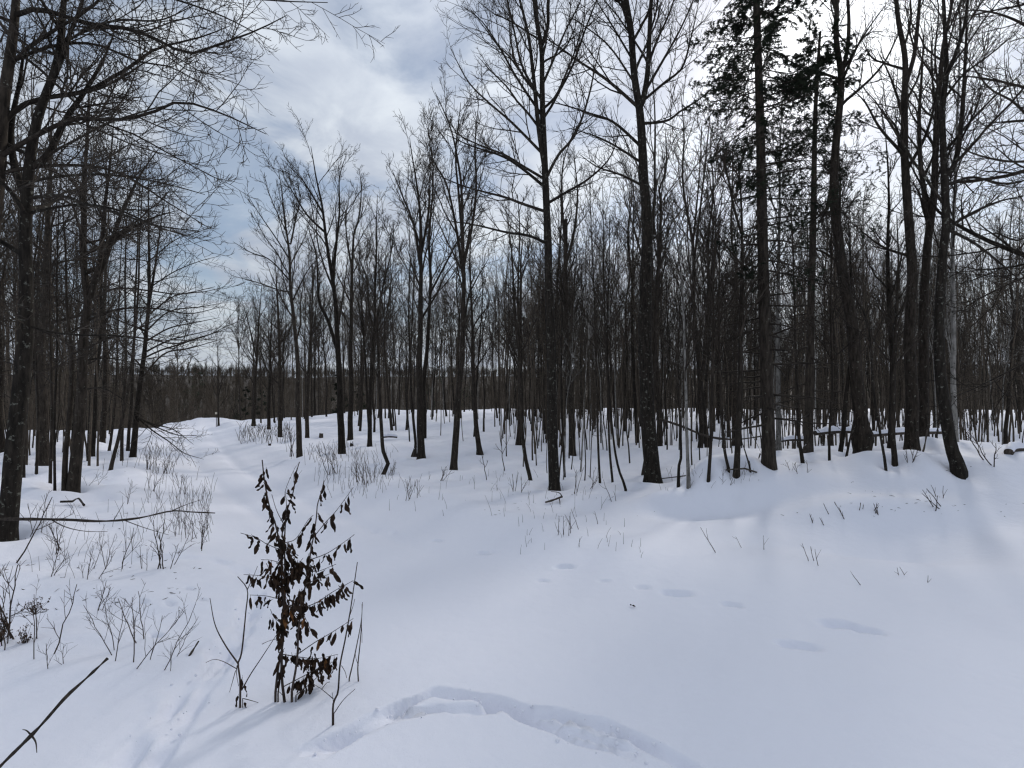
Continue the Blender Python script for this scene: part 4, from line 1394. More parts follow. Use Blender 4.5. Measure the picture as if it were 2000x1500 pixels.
stick('fallen_branch', 'thin pole leaning down to the right through the saplings, right of the thickest trunk', 'branch',
      [at(1288, 818, 12.0), at(1330, 832, 12.2), at(1385, 853, 12.6), at(1440, 858, 13.0), at(1500, 850, 13.4)], 0.03, 0.014, 14, seed=10)
stick('fallen_branch', 'crooked dead branch standing against the snow bank between log and slanting trunk', 'branch', [over(1783, 933, -0.02), at(1790, 905, 8.3), at(1800, 890, 8.4), at(1806, 870, 8.5), at(1811, 840, 8.7)], 0.02, 0.01, 12, seed=11)


def log(label, a, b, r, cap=True, seed=1, cut=False):
    rng = np.random.default_rng(seed)
    a, b = np.asarray(a, float), np.asarray(b, float)
    n = 26
    P = spline([a, (a + b) / 2 + np.array([0, 0.05, 0.02]), b], n)
    root = empty('fallen_log', a)
    rr = r * (1 + 0.1 * vnoise(np.linspace(0, 5, n), np.zeros(n), seed))
    P0 = np.vstack([P[0], P, P[-1]])
    A = Acc()
    A.tube(P0, np.r_[0.002, rr, 0.002], 12)
    link('trunk', A.mesh('trunk', M_DEADWOOD, a), root)
    if cap:
        # a loaf of snow along the upper side
        th = np.linspace(-0.05, math.pi + 0.05, 9)
        dirv = (b - a) / np.linalg.norm(b - a)
        side = np.cross(dirv, [0, 0, 1.0])
        side /= np.linalg.norm(side)
        V = []
        for i in range(n):
            e = math.sin(math.pi * min(max(i / (n - 1), 0.0), 1.0)) ** 0.35
            hgt = r * (0.9 + 0.5 * vnoise(i * 0.4, 3.0, seed + 1)) * e
            for t in th:
                V.append(P[i] + side * math.cos(t) * rr[i] * 0.98 + np.array([0, 0, 1]) * (rr[i] * 0.25 + math.sin(t) * (rr[i] * 0.75 + hgt)))
        V = np.array(V)
        m = len(th)
        Q = [[i * m + j, i * m + j + 1, (i + 1) * m + j + 1, (i + 1) * m + j] for i in range(n - 1) for j in range(m - 1)]
        link('snow_cap', quad_mesh('snow_cap', V - a, np.array(Q), M_SNOW), root)
    tag(root, label, 'log')
    return root


log('level snow-topped log between the shorter hemlock and the burl-footed tree', at(1592, 846, 11.5), at(1668, 842, 11.8), 0.055, True, 1)
log('long snow-topped log lying from the burl-footed tree to the slanting trunk', at(1695, 849, 11.3), at(1845, 843, 12.2), 0.06, True, 2)
log('short cut log end capped with snow at the right edge', over(1970, 888, .03), over(2020, 884, .03) + np.array([.1, .3, 0]), 0.065, True, 3)
log('small log lying behind the hooked sapling', at(746, 853, 22), at(776, 853, 22.2), 0.06, True, 4)
log('thin log low behind the birch beside the hemlock foot', at(1517, 862, 12.4), at(1572, 858, 12.6), 0.045, True, 5)


def stump(label, px, py, wpx, hpx, seed):
    rng = np.random.default_rng(seed)
    g = hit(px, py)
    r = 0.5 * wpx / F * g[1]
    h = hpx / F * g[1]
    n = 8
    P = np.stack([np.zeros(n), np.zeros(n), np.linspace(-0.2, h, n)], axis=1)
    P[:, 0] += np.linspace(0, 0.15 * h, n)
    V, Q, rr = trunk_tube(P, r, r * 0.8, 12, rng, 0.3, 1.0, 0.14)
    V = V.reshape(n, 12, 3)
    V[-1, :, 2] += rng.normal(0, h * 0.16, 12)          # splintered top
    V = V.reshape(-1, 3)
    cap = np.vstack([V, [[P[-1, 0], 0, h * 0.8]]])
    root = empty('stump', g)
    me = bpy.data.meshes.new('stump_wood')
    faces = [list(map(int, q)) for q in Q] + [[(n - 1) * 12 + k, (n - 1) * 12 + (k + 1) % 12, len(V)] for k in range(12)]
    me.from_pydata(cap.tolist(), [], faces)
    me.materials.append(M_DEADWOOD)
    link('stump_wood', me, root)
    cp = Acc()
    th = np.linspace(0, 1, 5)
    cp.tube(np.stack([np.full(5, P[-1, 0]), np.zeros(5), h * 0.82 + th * r * 0.7], axis=1), r * 0.78 * np.sqrt(np.maximum(1 - th ** 2, 0.0004)), 10)
    link('snow_cap', cp.mesh('snow_cap', M_SNOW), root)
    tag(root, label, 'stump')


stump('squat dark stump in the snow between the tiered-limb tree and the fanning tree', 626, 856, 7, 9, 1)
stump('short broken stump leaning at the foot of the clearing-edge trunk', 808, 895, 7, 22, 2)
stump('small dark stump behind the fanning tree on its right', 686, 873, 6, 8, 3)
stump('tiny dark stump nearest the trail among the weeds', 526, 870, 5, 4, 4)
stump('snow-dusted rotten stump at the foot of the shorter hemlock', 1574, 893, 14, 26, 5)

# small board on the thin tree at the brow
sg = hit(427, 832)
sy = sg[1] - 0.12
bp = at(422, 807, sy)
sx_, sz_ = 0.085, 0.085
root = empty('trail_sign', bp)
bm_v = [(-sx_, 0, -sz_), (sx_, 0, -sz_), (sx_, 0.02, -sz_), (-sx_, 0.02, -sz_), (-sx_, 0, sz_), (sx_, 0, sz_), (sx_, 0.02, sz_), (-sx_, 0.02, sz_)]
me = bpy.data.meshes.new('board')
me.from_pydata(bm_v, [], [(0, 1, 5, 4), (1, 2, 6, 5), (2, 3, 7, 6), (3, 0, 4, 7), (4, 5, 6, 7), (0, 3, 2, 1)])
me.materials.append(M_SIGN)
link('board', me, root)
A = Acc()
zb = sg[2] - bp[2]
A.tube(np.array([[0, 0.045, zb - 0.3], [0, 0.045, zb / 2], [0, 0.045, sz_ * 0.8]]), np.array([0.028, 0.025, 0.022]), 7)
link('post', A.mesh('post', M_BARK), root)
tag(root, 'small pale board on a post at the brow where the trail ends', 'sign')


# ------------------------------------------------------------------ the beech sapling with its dead leaves and the bare twigs round it
def twig_plant(name, label, base, lines, cat='shrub', mat=None, group=None, seed=1, wob=0.0, spread=0.2, rmin=0.0013, part0='stem', partn='twig', sub=0):
    """traced shrub: lines = [(width_px, [(px,py)...])...]; the first stands in the snow"""
    rng = np.random.default_rng(seed)
    g = hit(*base)
    Y0 = g[1]
    root = empty(name, g)
    res = []
    for i, (w, pp) in enumerate(lines):
        dr = rng.uniform(-spread, spread) if i else 0.0
        pts = [at(a, b, Y0) for a, b in pp]
        n = max(8, 4 * len(pp))
        P = spline(pts, n)
        s = 0.0
        # depth: start where the parent line passes, drift from there
        if i:
            best = None
            for (Pq, _) in res:
                k = int(np.argmin(np.hypot(Pq[:, 0] - P[0, 0], Pq[:, 2] - P[0, 2])))
                dd = math.hypot(Pq[k, 0] - P[0, 0], Pq[k, 2] - P[0, 2])
                if best is None or dd < best[0]:
                    best = (dd, Pq[k, 1])
            s = (best[1] - Y0) if best[0] < 0.03 else 0.0
        dy = s + dr * np.linspace(0, 1, n) ** 1.2
        k = (Y0 + dy) / Y0
        P = np.stack([P[:, 0] * k, Y0 + dy, ZC + (P[:, 2] - ZC) * k], axis=1)
        if abs(pp[0][1] - base[1]) < 60 and i == 0 or pp[0][1] > base[1] - 28:
            x_, y_ = P[0, 0], P[0, 1]
            P = np.vstack([[x_, y_, base_h(x_, y_) - 0.08], P])
            n += 1
        r = 0.5 * w / F * Y0 * np.linspace(1, 0.38, n)
        r = np.maximum(r, rmin)
        A = Acc()
        A.tube(P, r, 6)
        link(part0 if w >= 3 else partn, A.mesh('stem', mat or M_SHRUB, g), root)
        res.append((P, r))
    tag(root, label, cat, group)
    return root, res, g


BEECH = [
    (6.0, [(556, 1372), (551, 1330), (550, 1290), (552, 1230), (554, 1170), (550, 1130), (548, 1076), (538, 1024), (528, 996), (520, 960), (515, 926), (512, 898)]),
    (4.6, [(538, 1352), (544, 1300), (553, 1250), (557, 1160), (556, 1080), (557, 1028), (562, 994), (572, 964), (578, 926), (585, 902)]),
    (4.6, [(570, 1350), (580, 1290), (583, 1230), (590, 1170), (600, 1132), (604, 1100), (608, 1070), (612, 1050), (618, 1010), (620, 986), (628, 960), (633, 938)]),
    (3.4, [(543, 1356), (548, 1310), (552, 1262)]),
    (1.6, [(560, 1010), (559, 976), (557, 960), (567, 932)]),
    (1.6, [(556, 1028), (540, 996), (531, 966)]),
    (1.8, [(612, 1050), (636, 1020), (658, 996), (690, 952)]),
    (1.8, [(604, 1094), (640, 1080), (676, 1056), (692, 1044)]),
    (1.6, [(604, 1112), (620, 1116), (656, 1102)]),
    (1.8, [(548, 1074), (520, 1062), (500, 1050), (470, 1041)]),
    (1.6, [(550, 1100), (528, 1094), (510, 1093)]),
    (1.6, [(545, 1135), (510, 1125), (476, 1122)]),
    (2.0, [(590, 1188), (620, 1176), (650, 1156), (690, 1134)]),
    (2.0, [(584, 1276), (616, 1254), (650, 1234), (690, 1208)]),
    (1.8, [(552, 1278), (590, 1284), (620, 1286), (660, 1278)]),
    (2.0, [(552, 1342), (586, 1324), (620, 1306), (656, 1290)]),
    (2.2, [(578, 1358), (600, 1340), (620, 1322), (634, 1304)]),
    (1.6, [(552, 1172), (520, 1164), (488, 1162)]),
    (1.6, [(557, 1060), (578, 1052), (600, 1018), (612, 1006)]),
    (1.6, [(600, 1130), (575, 1092), (560, 1060)]),
    (1.6, [(553, 1200), (575, 1175), (590, 1150)]),
    (1.6, [(556, 1130), (575, 1110), (592, 1090)]),
    (1.6, [(552, 1150), (535, 1130), (520, 1100)]),
    (1.6, [(598, 1140), (622, 1130), (650, 1118)]),
    (1.6, [(588, 1190), (600, 1215), (606, 1230)]),
    (1.6, [(552, 1220), (535, 1205), (528, 1190)]),
    (1.4, [(556, 1362), (542, 1350), (536, 1368)]),
    (1.6, [(583, 1210), (570, 1190), (556, 1160)]),
]
beech_root, beech_lines, beech_g = twig_plant('beech_sapling', 'leafy beech sapling in the foreground, covered with curled dark brown dead leaves', (556, 1372), BEECH, 'sapling', M_SHRUB, None, 5, spread=0.22)


def leaf_mesh(i, mat):
    """a curled dead beech leaf hanging from its stalk at the origin, about 6 cm long"""
    rng = np.random.default_rng(700 + i)
    n, m = 7, 5
    L = 0.062
    wid = L * rng.uniform(0.18, 0.30)
    curl = rng.uniform(0.8, 2.6)
    bend = rng.uniform(-1.3, 1.3)
    tw = rng.uniform(-1.2, 1.2)
    V = []
    for a in range(n):
        t = a / (n - 1)
        prof = (math.sin(math.pi * (t * 0.94 + 0.03)) ** 0.8) * (1 - 0.25 * t)
        cx = 0.25 * L * math.sin(bend * t)
        cz = -0.012 - L * t * (1 - 0.12 * abs(bend) * t)
        for b in range(m):
            s = (b / (m - 1) - 0.5) * 2
            q = s * wid * prof
            ca = curl * s * 0.7
            lx = math.sin(ca) * wid * prof / max(curl * 0.7, 0.2)
            ly = (1 - math.cos(ca)) * wid * prof / max(curl * 0.7, 0.2) + 0.004 * math.sin(t * 9 + b)
            an = tw * t
            V.append((cx + lx * math.cos(an) - ly * math.sin(an), lx * math.sin(an) + ly * math.cos(an), cz))
    Fq = [(a * m + b, a * m + b + 1, (a + 1) * m + b + 1, (a + 1) * m + b) for a in range(n - 1) for b in range(m - 1)]
    k = len(V)
    V += [(-0.0008, 0, 0.0), (0.0008, 0, 0.0), (0.0008, 0, -0.014), (-0.0008, 0, -0.014)]
    Fq.append((k, k + 1, k + 2, k + 3))
    me = bpy.data.meshes.new('leaf')
    me.from_pydata(V, [], Fq)
    me.materials.append(mat)
    me.polygons.foreach_set('use_smooth', np.ones(len(me.polygons), bool))
    return me


LEAVES = [leaf_mesh(i, M_LEAF) for i in range(12)] + [leaf_mesh(20 + i, M_LEAF_RUST) for i in range(3)]
rng = np.random.default_rng(17)
# (index of line, from, to, count)
LEAF_ON = [(0, .28, .62, 16), (0, .66, .98, 26), (1, .34, .72, 18), (1, .74, .84, 6), (1, .93, .99, 3), (2, .22, .62, 18), (2, .62, .86, 13), (2, .93, .99, 4), (4, .1, .8, 7), (6, .25, .98, 6), (7, .12, .95, 9),
           (8, .2, .95, 6), (9, .15, .98, 8), (10, .2, .98, 5), (11, .1, .98, 10), (12, .05, .62, 16), (12, .7, .98, 4), (13, .25, .98, 9), (14, .05, .98, 24), (15, .25, .98, 18), (16, .2, .95, 6), (17, .2, .98, 6),
           (18, .2, .95, 5), (19, .1, .95, 9), (20, .1, .95, 9), (21, .1, .95, 8), (22, .1, .95, 9), (23, .1, .95, 8), (24, .2, .95, 8), (25, .1, .95, 7), (27, .1, .9, 7), (3, .5, .98, 6), (26, .7, .95, 1)]
for li, a, b, cnt in LEAF_ON:
    P, r = beech_lines[li]
    for q in range(cnt):
        t = a + (b - a) * (q + rng.random()) / cnt
        x = t * (len(P) - 1)
        i = min(int(x), len(P) - 2)
        p = P[i] + (P[i + 1] - P[i]) * (x - i)
        rust = rng.random() < (0.11 if p[2] < 0.62 else 0.03)
        me = LEAVES[12 + int(rng.random() * 3)] if rust else LEAVES[int(rng.random() * 12)]
        o = link('leaf', me, beech_root, p - beech_g + np.array([rng.normal(0, .004), rng.normal(0, .012), 0]))
        s = rng.uniform(0.82, 1.25)
        o.scale = (s, s, s)
        o.rotation_euler = (rng.normal(0, 0.35), rng.normal(0, 0.4), rng.random() * 6.28)

# the smallest curled leaves crowded in the middle of the sapling, past counting
LV, LF, nv = [], [], 0
for q in range(230):
    li = [0, 1, 2, 14, 15, 19, 20, 21, 22, 12][int(rng.random() * 10)]
    P, r = beech_lines[li]
    t = rng.uniform(.3, .7) if li < 3 else rng.uniform(.05, .95)
    i = min(int(t * (len(P) - 1)), len(P) - 2)
    p = P[i] + (P[i + 1] - P[i]) * rng.random() + rng.normal(0, .012, 3)
    me = LEAVES[int(rng.random() * 12)]
    co = np.array([v.co[:] for v in me.vertices]) * rng.uniform(0.65, 1.05)
    a, b = rng.random() * 6.28, rng.normal(0, .4)
    ca, sa, cb, sb = math.cos(a), math.sin(a), math.cos(b), math.sin(b)
    M = np.array([[ca, -sa, 0], [sa, ca, 0], [0, 0, 1]]) @ np.array([[1, 0, 0], [0, cb, -sb], [0, sb, cb]])
    LV.append(co @ M.T + p - beech_g)
    LF.append(np.array([f.vertices[:] for f in me.polygons]) + nv)
    nv += len(co)
tag(link('small_leaves', quad_mesh('small_leaves', np.concatenate(LV), np.concatenate(LF), M_LEAF), beech_root), kind='stuff')

r2_, l2_, g2_ = twig_plant('bare_sapling', 'bare forked sapling standing just left of the leafy beech', (469, 1382), [
    (4.6, [(469, 1382), (469, 1330), (465, 1296), (472, 1274), (480, 1196), (483, 1152), (464, 1126)]),
    (1.8, [(483, 1152), (494, 1128), (503, 1106)]),
    (3.2, [(465, 1296), (440, 1260), (420, 1220), (410, 1168)]),
    (2.6, [(472, 1348), (490, 1316), (510, 1286), (544, 1234)]),
    (1.8, [(462, 1306), (436, 1292), (418, 1288), (402, 1294)]),
    (1.6, [(460, 1310), (450, 1346), (443, 1370)]),
    (1.8, [(474, 1364), (490, 1368), (510, 1374)]),
    (1.6, [(463, 1300), (462, 1316), (466, 1340)]),
    (1.4, [(512, 1258), (525, 1252), (540, 1248)]),
], 'sapling', M_SHRUB, None, 6)
for (px, py) in ((474, 1318), (476, 1335), (466, 1355), (476, 1368)):
    o = link('leaf', LEAVES[2], r2_, at(px, py, g2_[1]) - g2_)
    o.rotation_euler = (0.2, 0.1, px * 1.0)
twig_plant('bare_sapling', 'bare wishbone-branched sapling nearest the camera, right of the leafy beech', (650, 1417), [
    (4.2, [(650, 1417), (651, 1374), (660, 1352), (664, 1300), (674, 1250), (684, 1194), (692, 1140), (698, 1098)]),
    (2.0, [(652, 1394), (670, 1368), (694, 1345)]), (1.8, [(651, 1365), (628, 1346), (612, 1336)]), (1.6, [(628, 1346), (638, 1334), (644, 1332)]),
    (1.6, [(684, 1200), (690, 1182), (693, 1170)]), (1.5, [(667, 1300), (674, 1312), (677, 1324)]), (1.5, [(651, 1372), (650, 1360), (649, 1353)])], 'sapling', M_SHRUB, None, 7)
twig_plant('bare_sapling', 'tight pair of thin bare stems just right of the wishbone sapling', (700, 1331), [
    (2.8, [(700, 1331), (699, 1300), (704, 1250), (707, 1196), (708, 1176)]), (2.8, [(682, 1326), (694, 1274), (706, 1210), (707, 1180)]), (1.4, [(700, 1300), (695, 1285), (694, 1274)]), (1.4, [(706, 1220), (707, 1240), (707, 1255)])], 'sapling', M_SHRUB, None, 8)


# ------------------------------------------------------------------ weeds and small shrubs on the left and along the trail
def shrub(label, px, py, hpx, seed, lean=0.0, stems=1, k=5, mat=None, group=None, wpx=2.4, name='bare_shrub', k2=2, spread=0.25, heads=0):
    rng = np.random.default_rng(4000 + seed)
    g = hit(px, py)
    Y0 = g[1]
    H = hpx / F * Y0
    root = empty(name, g)
    st, tw = Acc(), Acc()
    for q in range(stems):
        d = np.array([lean + rng.normal(0, spread if stems > 1 else 0.06), rng.normal(0, 0.15), 1.0])
        off = np.array([rng.normal(0, 0.05), rng.normal(0, 0.04), 0]) * (stems > 1)
        hh = H * rng.uniform(0.7, 1.0) if q else H
        n = 9
        P = off + d[None] * np.linspace(-0.06 / max(H, .1), 1, n)[:, None] * hh
        P[:, :2] += np.cumsum(rng.normal(0, 0.012 * hh, (n, 2)), axis=0)
        r0 = 0.5 * wpx / F * Y0
        rr = np.linspace(r0, r0 * 0.45, n)
        st.tube(P, rr, 5)
        if k:
            P1, R1 = grow(P[None], rr[None], k, 0.25, 0.92, (22, 48), 0.48, 6, 0.05, 0.08, 0.7, r0 * 0.36, rng, 0.55)
            tw.tube(P1, R1, 4)
            if k2:
                P2, R2 = grow(P1, R1, k2, 0.3, 0.95, (22, 45), 0.5, 4, 0.04, 0.1, 0.8, r0 * 0.3, rng, 0.5)
                tw.tube(P2, R2, 3)
    link('stem', st.mesh('stem', mat or M_SHRUB), root)
    if tw.n:
        link('twigs', tw.mesh('twigs', mat or M_SHRUB), root)
    tag(root, label, 'shrub', group)
    return root


G_W = 'bare twiggy shrubs in the snow left of the trail'
for i, (px, py, h, lean, stems, wpx, lab) in enumerate([
    (61, 1290, 150, 0.12, 1, 3.0, 'thin pale-stemmed shrub before the dried flower heads'),
    (105, 1278, 150, 0.28, 1, 4.0, 'shrub leaning right with a tuft of upturned twigs, right of the dried flower heads'),
    (143, 1290, 55, 0.1, 2, 2.4, 'low two-stemmed twig just right of the upturned-tuft shrub'),
    (192, 1193, 62, 0.08, 1, 3.0, 'lone short upright shrub above the twig thicket'),
    (200, 1192, 56, 0.55, 1, 2.4, 'short shrub leaning right, beside the lone upright one'),
    (210, 1276, 120, -0.08, 2, 2.6, 'left outermost shrub of the twig thicket'),
    (228, 1292, 112, 0.12, 1, 2.8, 'straight shrub second from the left in the twig thicket'),
    (263, 1294, 135, 0.0, 1, 3.4, 'tallest straight shrub at the front of the twig thicket'),
    (281, 1246, 110, 0.06, 2, 3.2, 'dark double shrub at the back of the twig thicket'),
    (292, 1289, 96, 0.22, 1, 2.6, 'shrub with a bent stem right of the tallest in the thicket'),
    (310, 1292, 140, 0.42, 2, 3.0, 'double shrub leaning strongly right in the twig thicket'),
    (333, 1310, 60, 0.12, 1, 2.0, 'single wispy twig right at the front of the thicket'),
    (346, 1283, 62, 0.5, 1, 2.4, 'short slanting twig at the right end of the thicket'),
    (100, 1125, 72, 0.05, 2, 3.0, 'shrub with a dark snapped stem below the long fallen branch'),
    (174, 1136, 84, 0.25, 2, 2.4, 'shrub with a dark stub at its foot, middle of the upper weeds'),
    (158, 1130, 52, 0.0, 2, 2.0, 'wispy shrub left of the dark-stubbed one'),
    (217, 1108, 95, 0.0, 3, 2.2, 'loose shrub with dark leaning base under the fallen branch'),
    (240, 1108, 100, 0.22, 1, 3.2, 'single dark slanting shrub beside the loose one under the fallen branch'),
    (282, 1112, 62, 0.05, 2, 2.0, 'thin spread shrub left of the big dark one by the trail'),
    (318, 1111, 130, 0.02, 3, 4.0, 'biggest dark branching shrub beside the trail'),
    (336, 1106, 80, 0.3, 2, 2.6, 'shrub leaning towards the trail, right of the biggest dark one'),
    (395, 1074, 78, 0.12, 3, 3.0, 'bushy dark shrub closest to the trail edge'),
    (372, 1052, 60, 0.1, 3, 2.2, 'upper trail-edge shrub above the closest one'),
    (345, 1046, 60, 0.0, 3, 2.0, 'wispy trail-edge shrub left of the upper one'),
    (31, 1100, 165, 0.35, 1, 5.0, 'arching dark shrub just right of the leftmost trunk foot'),
    (125, 1075, 66, 0.1, 2, 3.4, 'forked shrub between leftmost trunk and dark-stubbed shrub'),
    (106, 1085, 80, 0.15, 2, 2.6, 'tall vase-shaped shrub right of the arching one'),
    (80, 1050, 90, 0.4, 2, 2.4, 'slanting shrub crossing under the fallen branch by the leftmost trunk'),
    (15, 1250, 170, 0.0, 3, 5.0, 'dark many-stemmed shrub at the left edge among dried flower heads'),
    (5, 1270, 120, 0.0, 2, 3.4, 'shrub cut by the left picture edge'),
    (300, 960, 70, 0.1, 4, 1.6, 'pale weedy shrub by the trail below the trailside tree'),
    (355, 965, 60, 0.0, 4, 1.5, 'pale weedy shrub at the trail brink, farther right'),
    (250, 985, 60, 0.3, 2, 1.8, 'thin slanting shrub in the open snow beyond the fallen branch'),
    (170, 960, 50, 0.5, 2, 1.6, 'short slanting twigs right of the forking tree'),
    (290, 918, 52, 0.2, 5, 1.8, 'low dark-budded bush left of the trail at the trailside tree'),
    (325, 925, 48, 0.1, 5, 1.8, 'low dark-budded bush nearest the trail, beneath the drooping limb'),
]):
    shrub(lab, px, py, h * (0.9 if py > 1150 else 0.75), i, lean, stems, 4 if py > 1150 else 3, None, G_W, wpx * (0.68 if py > 1150 else 0.62), k2=3 if wpx > 2.5 else 2)

G_T = 'bare shrubs in the snow right of the trail'
for i, (px, py, h, lean, stems, wpx, lab) in enumerate([
    (568, 893, 60, -0.15, 4, 1.5, 'arching bush at the foot of the tiered-limb tree'),
    (645, 928, 60, -0.35, 2, 1.6, 'slanting twig bush in front of the fanning tree'),
    (655, 925, 42, 0.0, 5, 1.2, 'grassy tuft bush beside the slanting twig bush'),
    (716, 945, 55, 0.05, 7, 1.3, 'upright tuft of stems before the hooked sapling'),
    (705, 940, 42, -0.1, 4, 1.2, 'small tuft left of the upright one before the hooked sapling'),
    (765, 930, 30, 0.1, 4, 1.0, 'low tuft right of the hooked sapling foot'),
    (860, 940, 30, 0.3, 4, 1.2, 'dark low tuft below the pale-crowned tree'),
    (800, 975, 42, 0.0, 5, 1.3, 'tuft of stalks in open snow left of the tall trunk'),
    (985, 920, 80, -0.12, 1, 2.0, 'single tall twig slanting left in front of the middle wood'),
    (950, 938, 60, -0.2, 1, 1.8, 'single twig slanting left, just left of the tall one'),
    (1010, 960, 36, 0.1, 5, 1.2, 'low tuft of stalks left of the tall snow-footed trunk'),
    (1120, 965, 50, 0.0, 3, 1.4, 'twiggy tuft right of the tall snow-footed trunk'),
    (1150, 960, 40, 0.25, 2, 1.4, 'small slanting tuft between the two tall trunks'),
    (1195, 980, 42, -0.35, 1, 1.5, 'single twig slanting left before the thickest trunk'),
    (1203, 979, 30, 0.0, 1, 1.3, 'single short upright twig before the thickest trunk'),
    (1100, 1044, 42, 0.0, 4, 1.5, 'branched stalks in the open snow below the tall trunk'),
    (1128, 1034, 40, -0.25, 2, 1.4, 'pair of bent stalks right of the branched ones'),
    (1168, 1024, 26, -0.2, 1, 1.4, 'single nodding stalk in the open snow'),
    (1396, 1079, 48, -0.6, 1, 1.8, 'long slanting stalk standing in the smooth snow'),
    (1448, 1070, 22, -0.4, 1, 1.2, 'short slanting stalk right of the long one'),
    (1493, 1074, 28, -0.15, 1, 1.3, 'small upright stalk, third in the row on smooth snow'),
    (1600, 1100, 34, -0.2, 3, 1.6, 'forked stalks in smooth snow below the bank'),
    (1680, 1143, 22, -0.7, 1, 1.8, 'lone slanting stalk nearest the camera on the right'),
    (1760, 1125, 16, -0.3, 2, 1.4, 'tiny pair of stalks right of the lone slanting one'),
    (1812, 1138, 14, 0.0, 1, 1.4, 'tiny single stalk farthest right on the smooth snow'),
    (1634, 1010, 26, -0.2, 3, 1.8, 'snow-caught shrub tip on the bank, left of a group'),
    (1590, 1022, 18, -0.3, 3, 1.6, 'low shrub tip at the left foot of the bank'),
    (1702, 1005, 20, 0.0, 4, 1.8, 'low dark shrub tip in the middle of the bank'),
    (1720, 1006, 20, 0.5, 2, 1.8, 'low shrub tip leaning right in the middle of the bank'),
    (1826, 990, 34, -0.5, 4, 2.0, 'largest shrub tip fanning left on the bank'),
    (1840, 972, 24, -0.2, 2, 1.6, 'two twigs poking up behind the largest shrub tip'),
    (1575, 930, 30, 0.0, 1, 1.4, 'single upright twig on the crest before the shorter hemlock'),
    (1548, 928, 28, -0.3, 2, 1.4, 'weedy twigs on the crest beside the hemlock foot'),
    (1775, 912, 40, 0.1, 3, 1.6, 'small branched twig on the crest before the log'),
    (1942, 915, 70, -0.4, 2, 2.4, 'forked dead shrub leaning left, right of the slanting trunk'),
    (1925, 905, 80, -0.55, 1, 2.6, 'dead stem leaning left, right of the slanting trunk'),
    (1415, 975, 34, 0.3, 3, 1.3, 'weedy twigs at the hollow below the hemlock'),
    (1420, 965, 50, 0.0, 3, 1.3, 'taller weedy twigs above the hollow below the hemlock'),
]):
    small = px > 1050 and py > 960
    shrub(lab, px, py, h, 100 + i, lean, stems, 1 if small else 3, None if wpx > 1.45 else M_STRAW, G_T, wpx, k2=0 if small or stems > 3 else 2)


def flower_head(label, px, py, base, wpx, hpx, seed):
    """dried flat-topped flower cluster on a stalk"""
    rng = np.random.default_rng(seed)
    g = hit(*base)
    Y0 = g[1]
    c = at(px, py, Y0)
    root = empty('dried_flower', g)
    A = Acc()
    A.tube(spline([g + np.array([0, 0, -0.06]), (g + c) / 2 + np.array([rng.normal(0, .01), 0, 0]), c], 10), np.linspace(0.004, 0.002, 10), 5)
    link('stalk', A.mesh('stalk', M_SHRUB, g), root)
    B, S_ = Acc(), []
    n = 34
    e = np.stack([rng.normal(0, .5, n) * wpx / F * Y0 * .55, rng.normal(0, .5, n) * wpx / F * Y0 * .5, rng.uniform(-.6, .5, n) * hpx / F * Y0], axis=1)
    st = np.repeat((c - np.array([0, 0, hpx * 0.7 / F * Y0]))[None], n, 0)
    P = np.stack([st, (st + c + e) / 2 + rng.normal(0, .004, (n, 3)), c + e], axis=1)
    B.tube(P, np.full((n, 3), 0.0011), 3)
    link('rays', B.mesh('rays', M_SHRUB, g), root)
    D = Acc()
    for q in range(n):
        for _ in range(3):
            p = c + e[q] + rng.normal(0, .006, 3)
            d = rng.normal(0, 1, 3)
            d /= np.linalg.norm(d)
            D.tube(np.array([p - d * .006, p, p + d * .006]), np.array([.0006, rng.uniform(.002, .0042), .0006]), 5)
    link('seed_head', D.mesh('seed_head', M_SEED, g), root)
    tag(root, label, 'weed', 'dried flower heads at the left edge')


flower_head('tall dried flower head, flat-topped, left of the upturned-tuft shrub', 68, 1182, (72, 1248), 42, 26, 1)
flower_head('drooping dried flower head low beside the many-stemmed shrub', 48, 1240, (56, 1256), 20, 34, 2)
flower_head('dried flower head at the picture edge, upper one', 8, 1215, (12, 1258), 22, 30, 3)
flower_head('small dried flower head at the picture edge, lower one', 2, 1238, (6, 1262), 16, 24, 4)

# loose dry stalks: nobody could count them
rng = np.random.default_rng(301)
stP, stR = [], []


def stalks(n, box, hm, r):
    for _ in range(n):
        px, py = rng.uniform(box[0], box[1]), rng.uniform(box[2], box[3])
        g = hit(px, py)
        hh = hm * rng.uniform(0.4, 1.2)
        d = np.array([rng.normal(0, .22), rng.normal(0, .2), 1.0])
        b = rng.normal(0, .15, 2)
        P = [g + np.array([0, 0, -.03])]
        for q in range(1, 4):
            t = q / 3
            P.append(g + d * hh * t + np.array([b[0], b[1], 0]) * t * t * hh)
        stP.append(P)
        stR.append(r * g[1] / 6 * np.linspace(1.1, 0.6, 4))


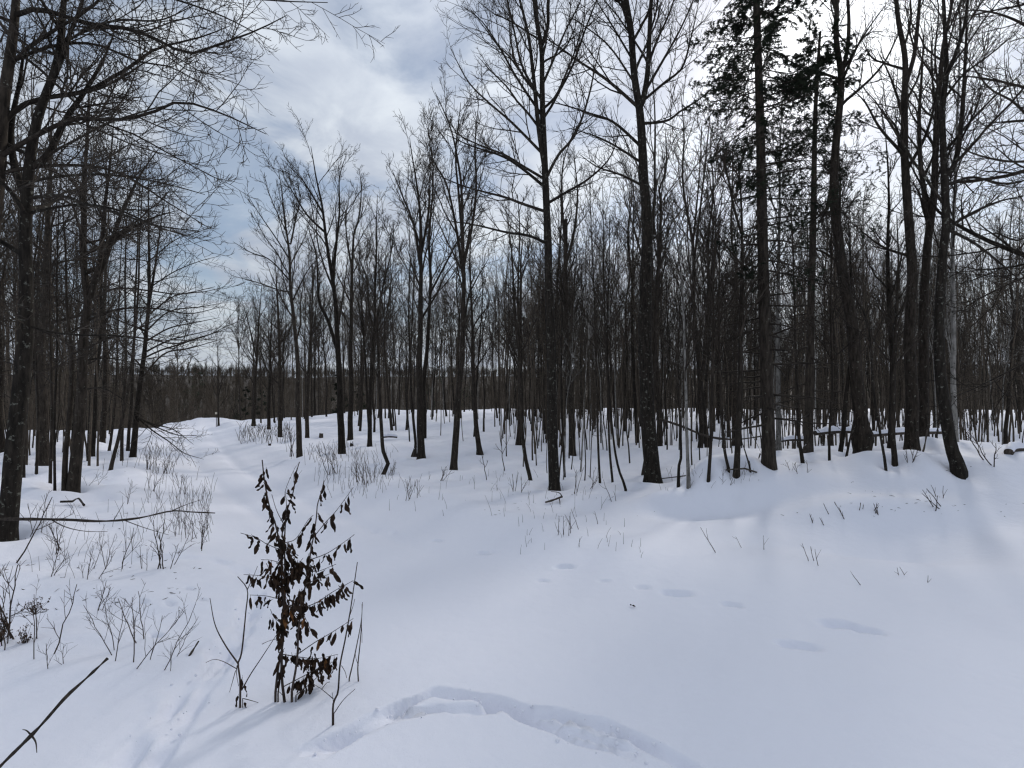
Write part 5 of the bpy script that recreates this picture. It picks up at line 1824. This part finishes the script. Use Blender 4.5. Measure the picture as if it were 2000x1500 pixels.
stalks(190, (465, 570, 836, 868), 0.45, .0022)
stalks(60, (600, 700, 872, 905), 0.35, .002)
stalks(40, (290, 345, 865, 930), 0.4, .0022)
stalks(45, (350, 415, 960, 1060), 0.3, .002)
stalks(60, (640, 760, 920, 975), 0.3, .002)
stalks(70, (560, 780, 880, 950), 0.35, .002)
stalks(90, (280, 420, 935, 1045), 0.35, .002)
stalks(60, (60, 300, 1000, 1130), 0.25, .002)
stalks(70, (760, 1180, 930, 1010), 0.22, .002)
stalks(36, (1000, 1260, 1010, 1090), 0.11, .0022)
stalks(40, (1290, 1480, 930, 975), 0.25, .002)
stalks(40, (200, 360, 880, 930), 0.4, .002)
A = Acc()
A.tube(np.array(stP), np.array(stR), 3)
tag(link('dry_grass', A.mesh('dry_grass', M_STRAW)), 'thin dry stalks scattered through the snow beside the trail', 'grass', None, 'stuff')

# bark chips and twig ends dropped on the snow under the trees
rng = np.random.default_rng(401)
A = Acc()
for _ in range(330):
    px, py = (rng.uniform(900, 2000), rng.uniform(905, 1010)) if rng.random() < 0.55 else (rng.uniform(0, 400), rng.uniform(890, 1200))
    g = hit(px, py)
    d = rng.normal(0, 1, 3) * np.array([1, 1, 0.15])
    d /= np.linalg.norm(d)
    L = rng.uniform(0.008, 0.035) * (g[1] / 7) ** 0.5
    g = g + np.array([0, 0, 0.004])
    A.tube(np.array([g - d * L, g + rng.normal(0, .002, 3), g + d * L]), np.array([.0008, rng.uniform(.0015, .004), .0008]), 4)
tag(link('litter', A.mesh('litter', M_DEADWOOD)), 'bark chips and twig ends strewn on the snow', 'litter', None, 'stuff')

# crumbs of broken snow along the trodden tracks
rng = np.random.default_rng(402)
A = Acc()
for gi, (pp, w, dep) in enumerate(GROOVES[:4]):
    poly = spline(ground_pts(pp), 160)
    for _ in range(26 if gi < 2 else 16):
        c = poly[int(rng.random() * 160)] + rng.normal(0, 0.055, 3) * np.array([1, 1, 0])
        c[2] = base_h(c[0], c[1]) + 0.002
        if c[1] < 1.6:
            continue
        r = 0.003 + 0.008 * rng.random() ** 2.5
        d = rng.normal(0, 1, 3)
        d *= r / np.linalg.norm(d)
        A.tube(np.array([c - d, c - d * 0.5, c + d * 0.4, c + d]), np.array([0.2, 0.85, 0.9, 0.15]) * r * rng.uniform(0.8, 1.2, 4), 6)
tag(link('snow_crumbs', A.mesh('snow_crumbs', M_SNOW)), 'small crumbs of broken snow scattered along the foreground tracks', 'snow', None, 'stuff')

# a curled leaf and chips lying on the smooth snow
o = link('fallen_leaf', LEAVES[3].copy(), None, hit(1243, 1189) + np.array([0, 0, 0.012]))
o.rotation_euler = (1.5, 0.4, 0.6)
o.scale = (0.9, 0.9, 0.9)
tag(o, 'single curled dark leaf lying on the smooth snow of the clearing', 'leaf')

dig_wells(GROUND)
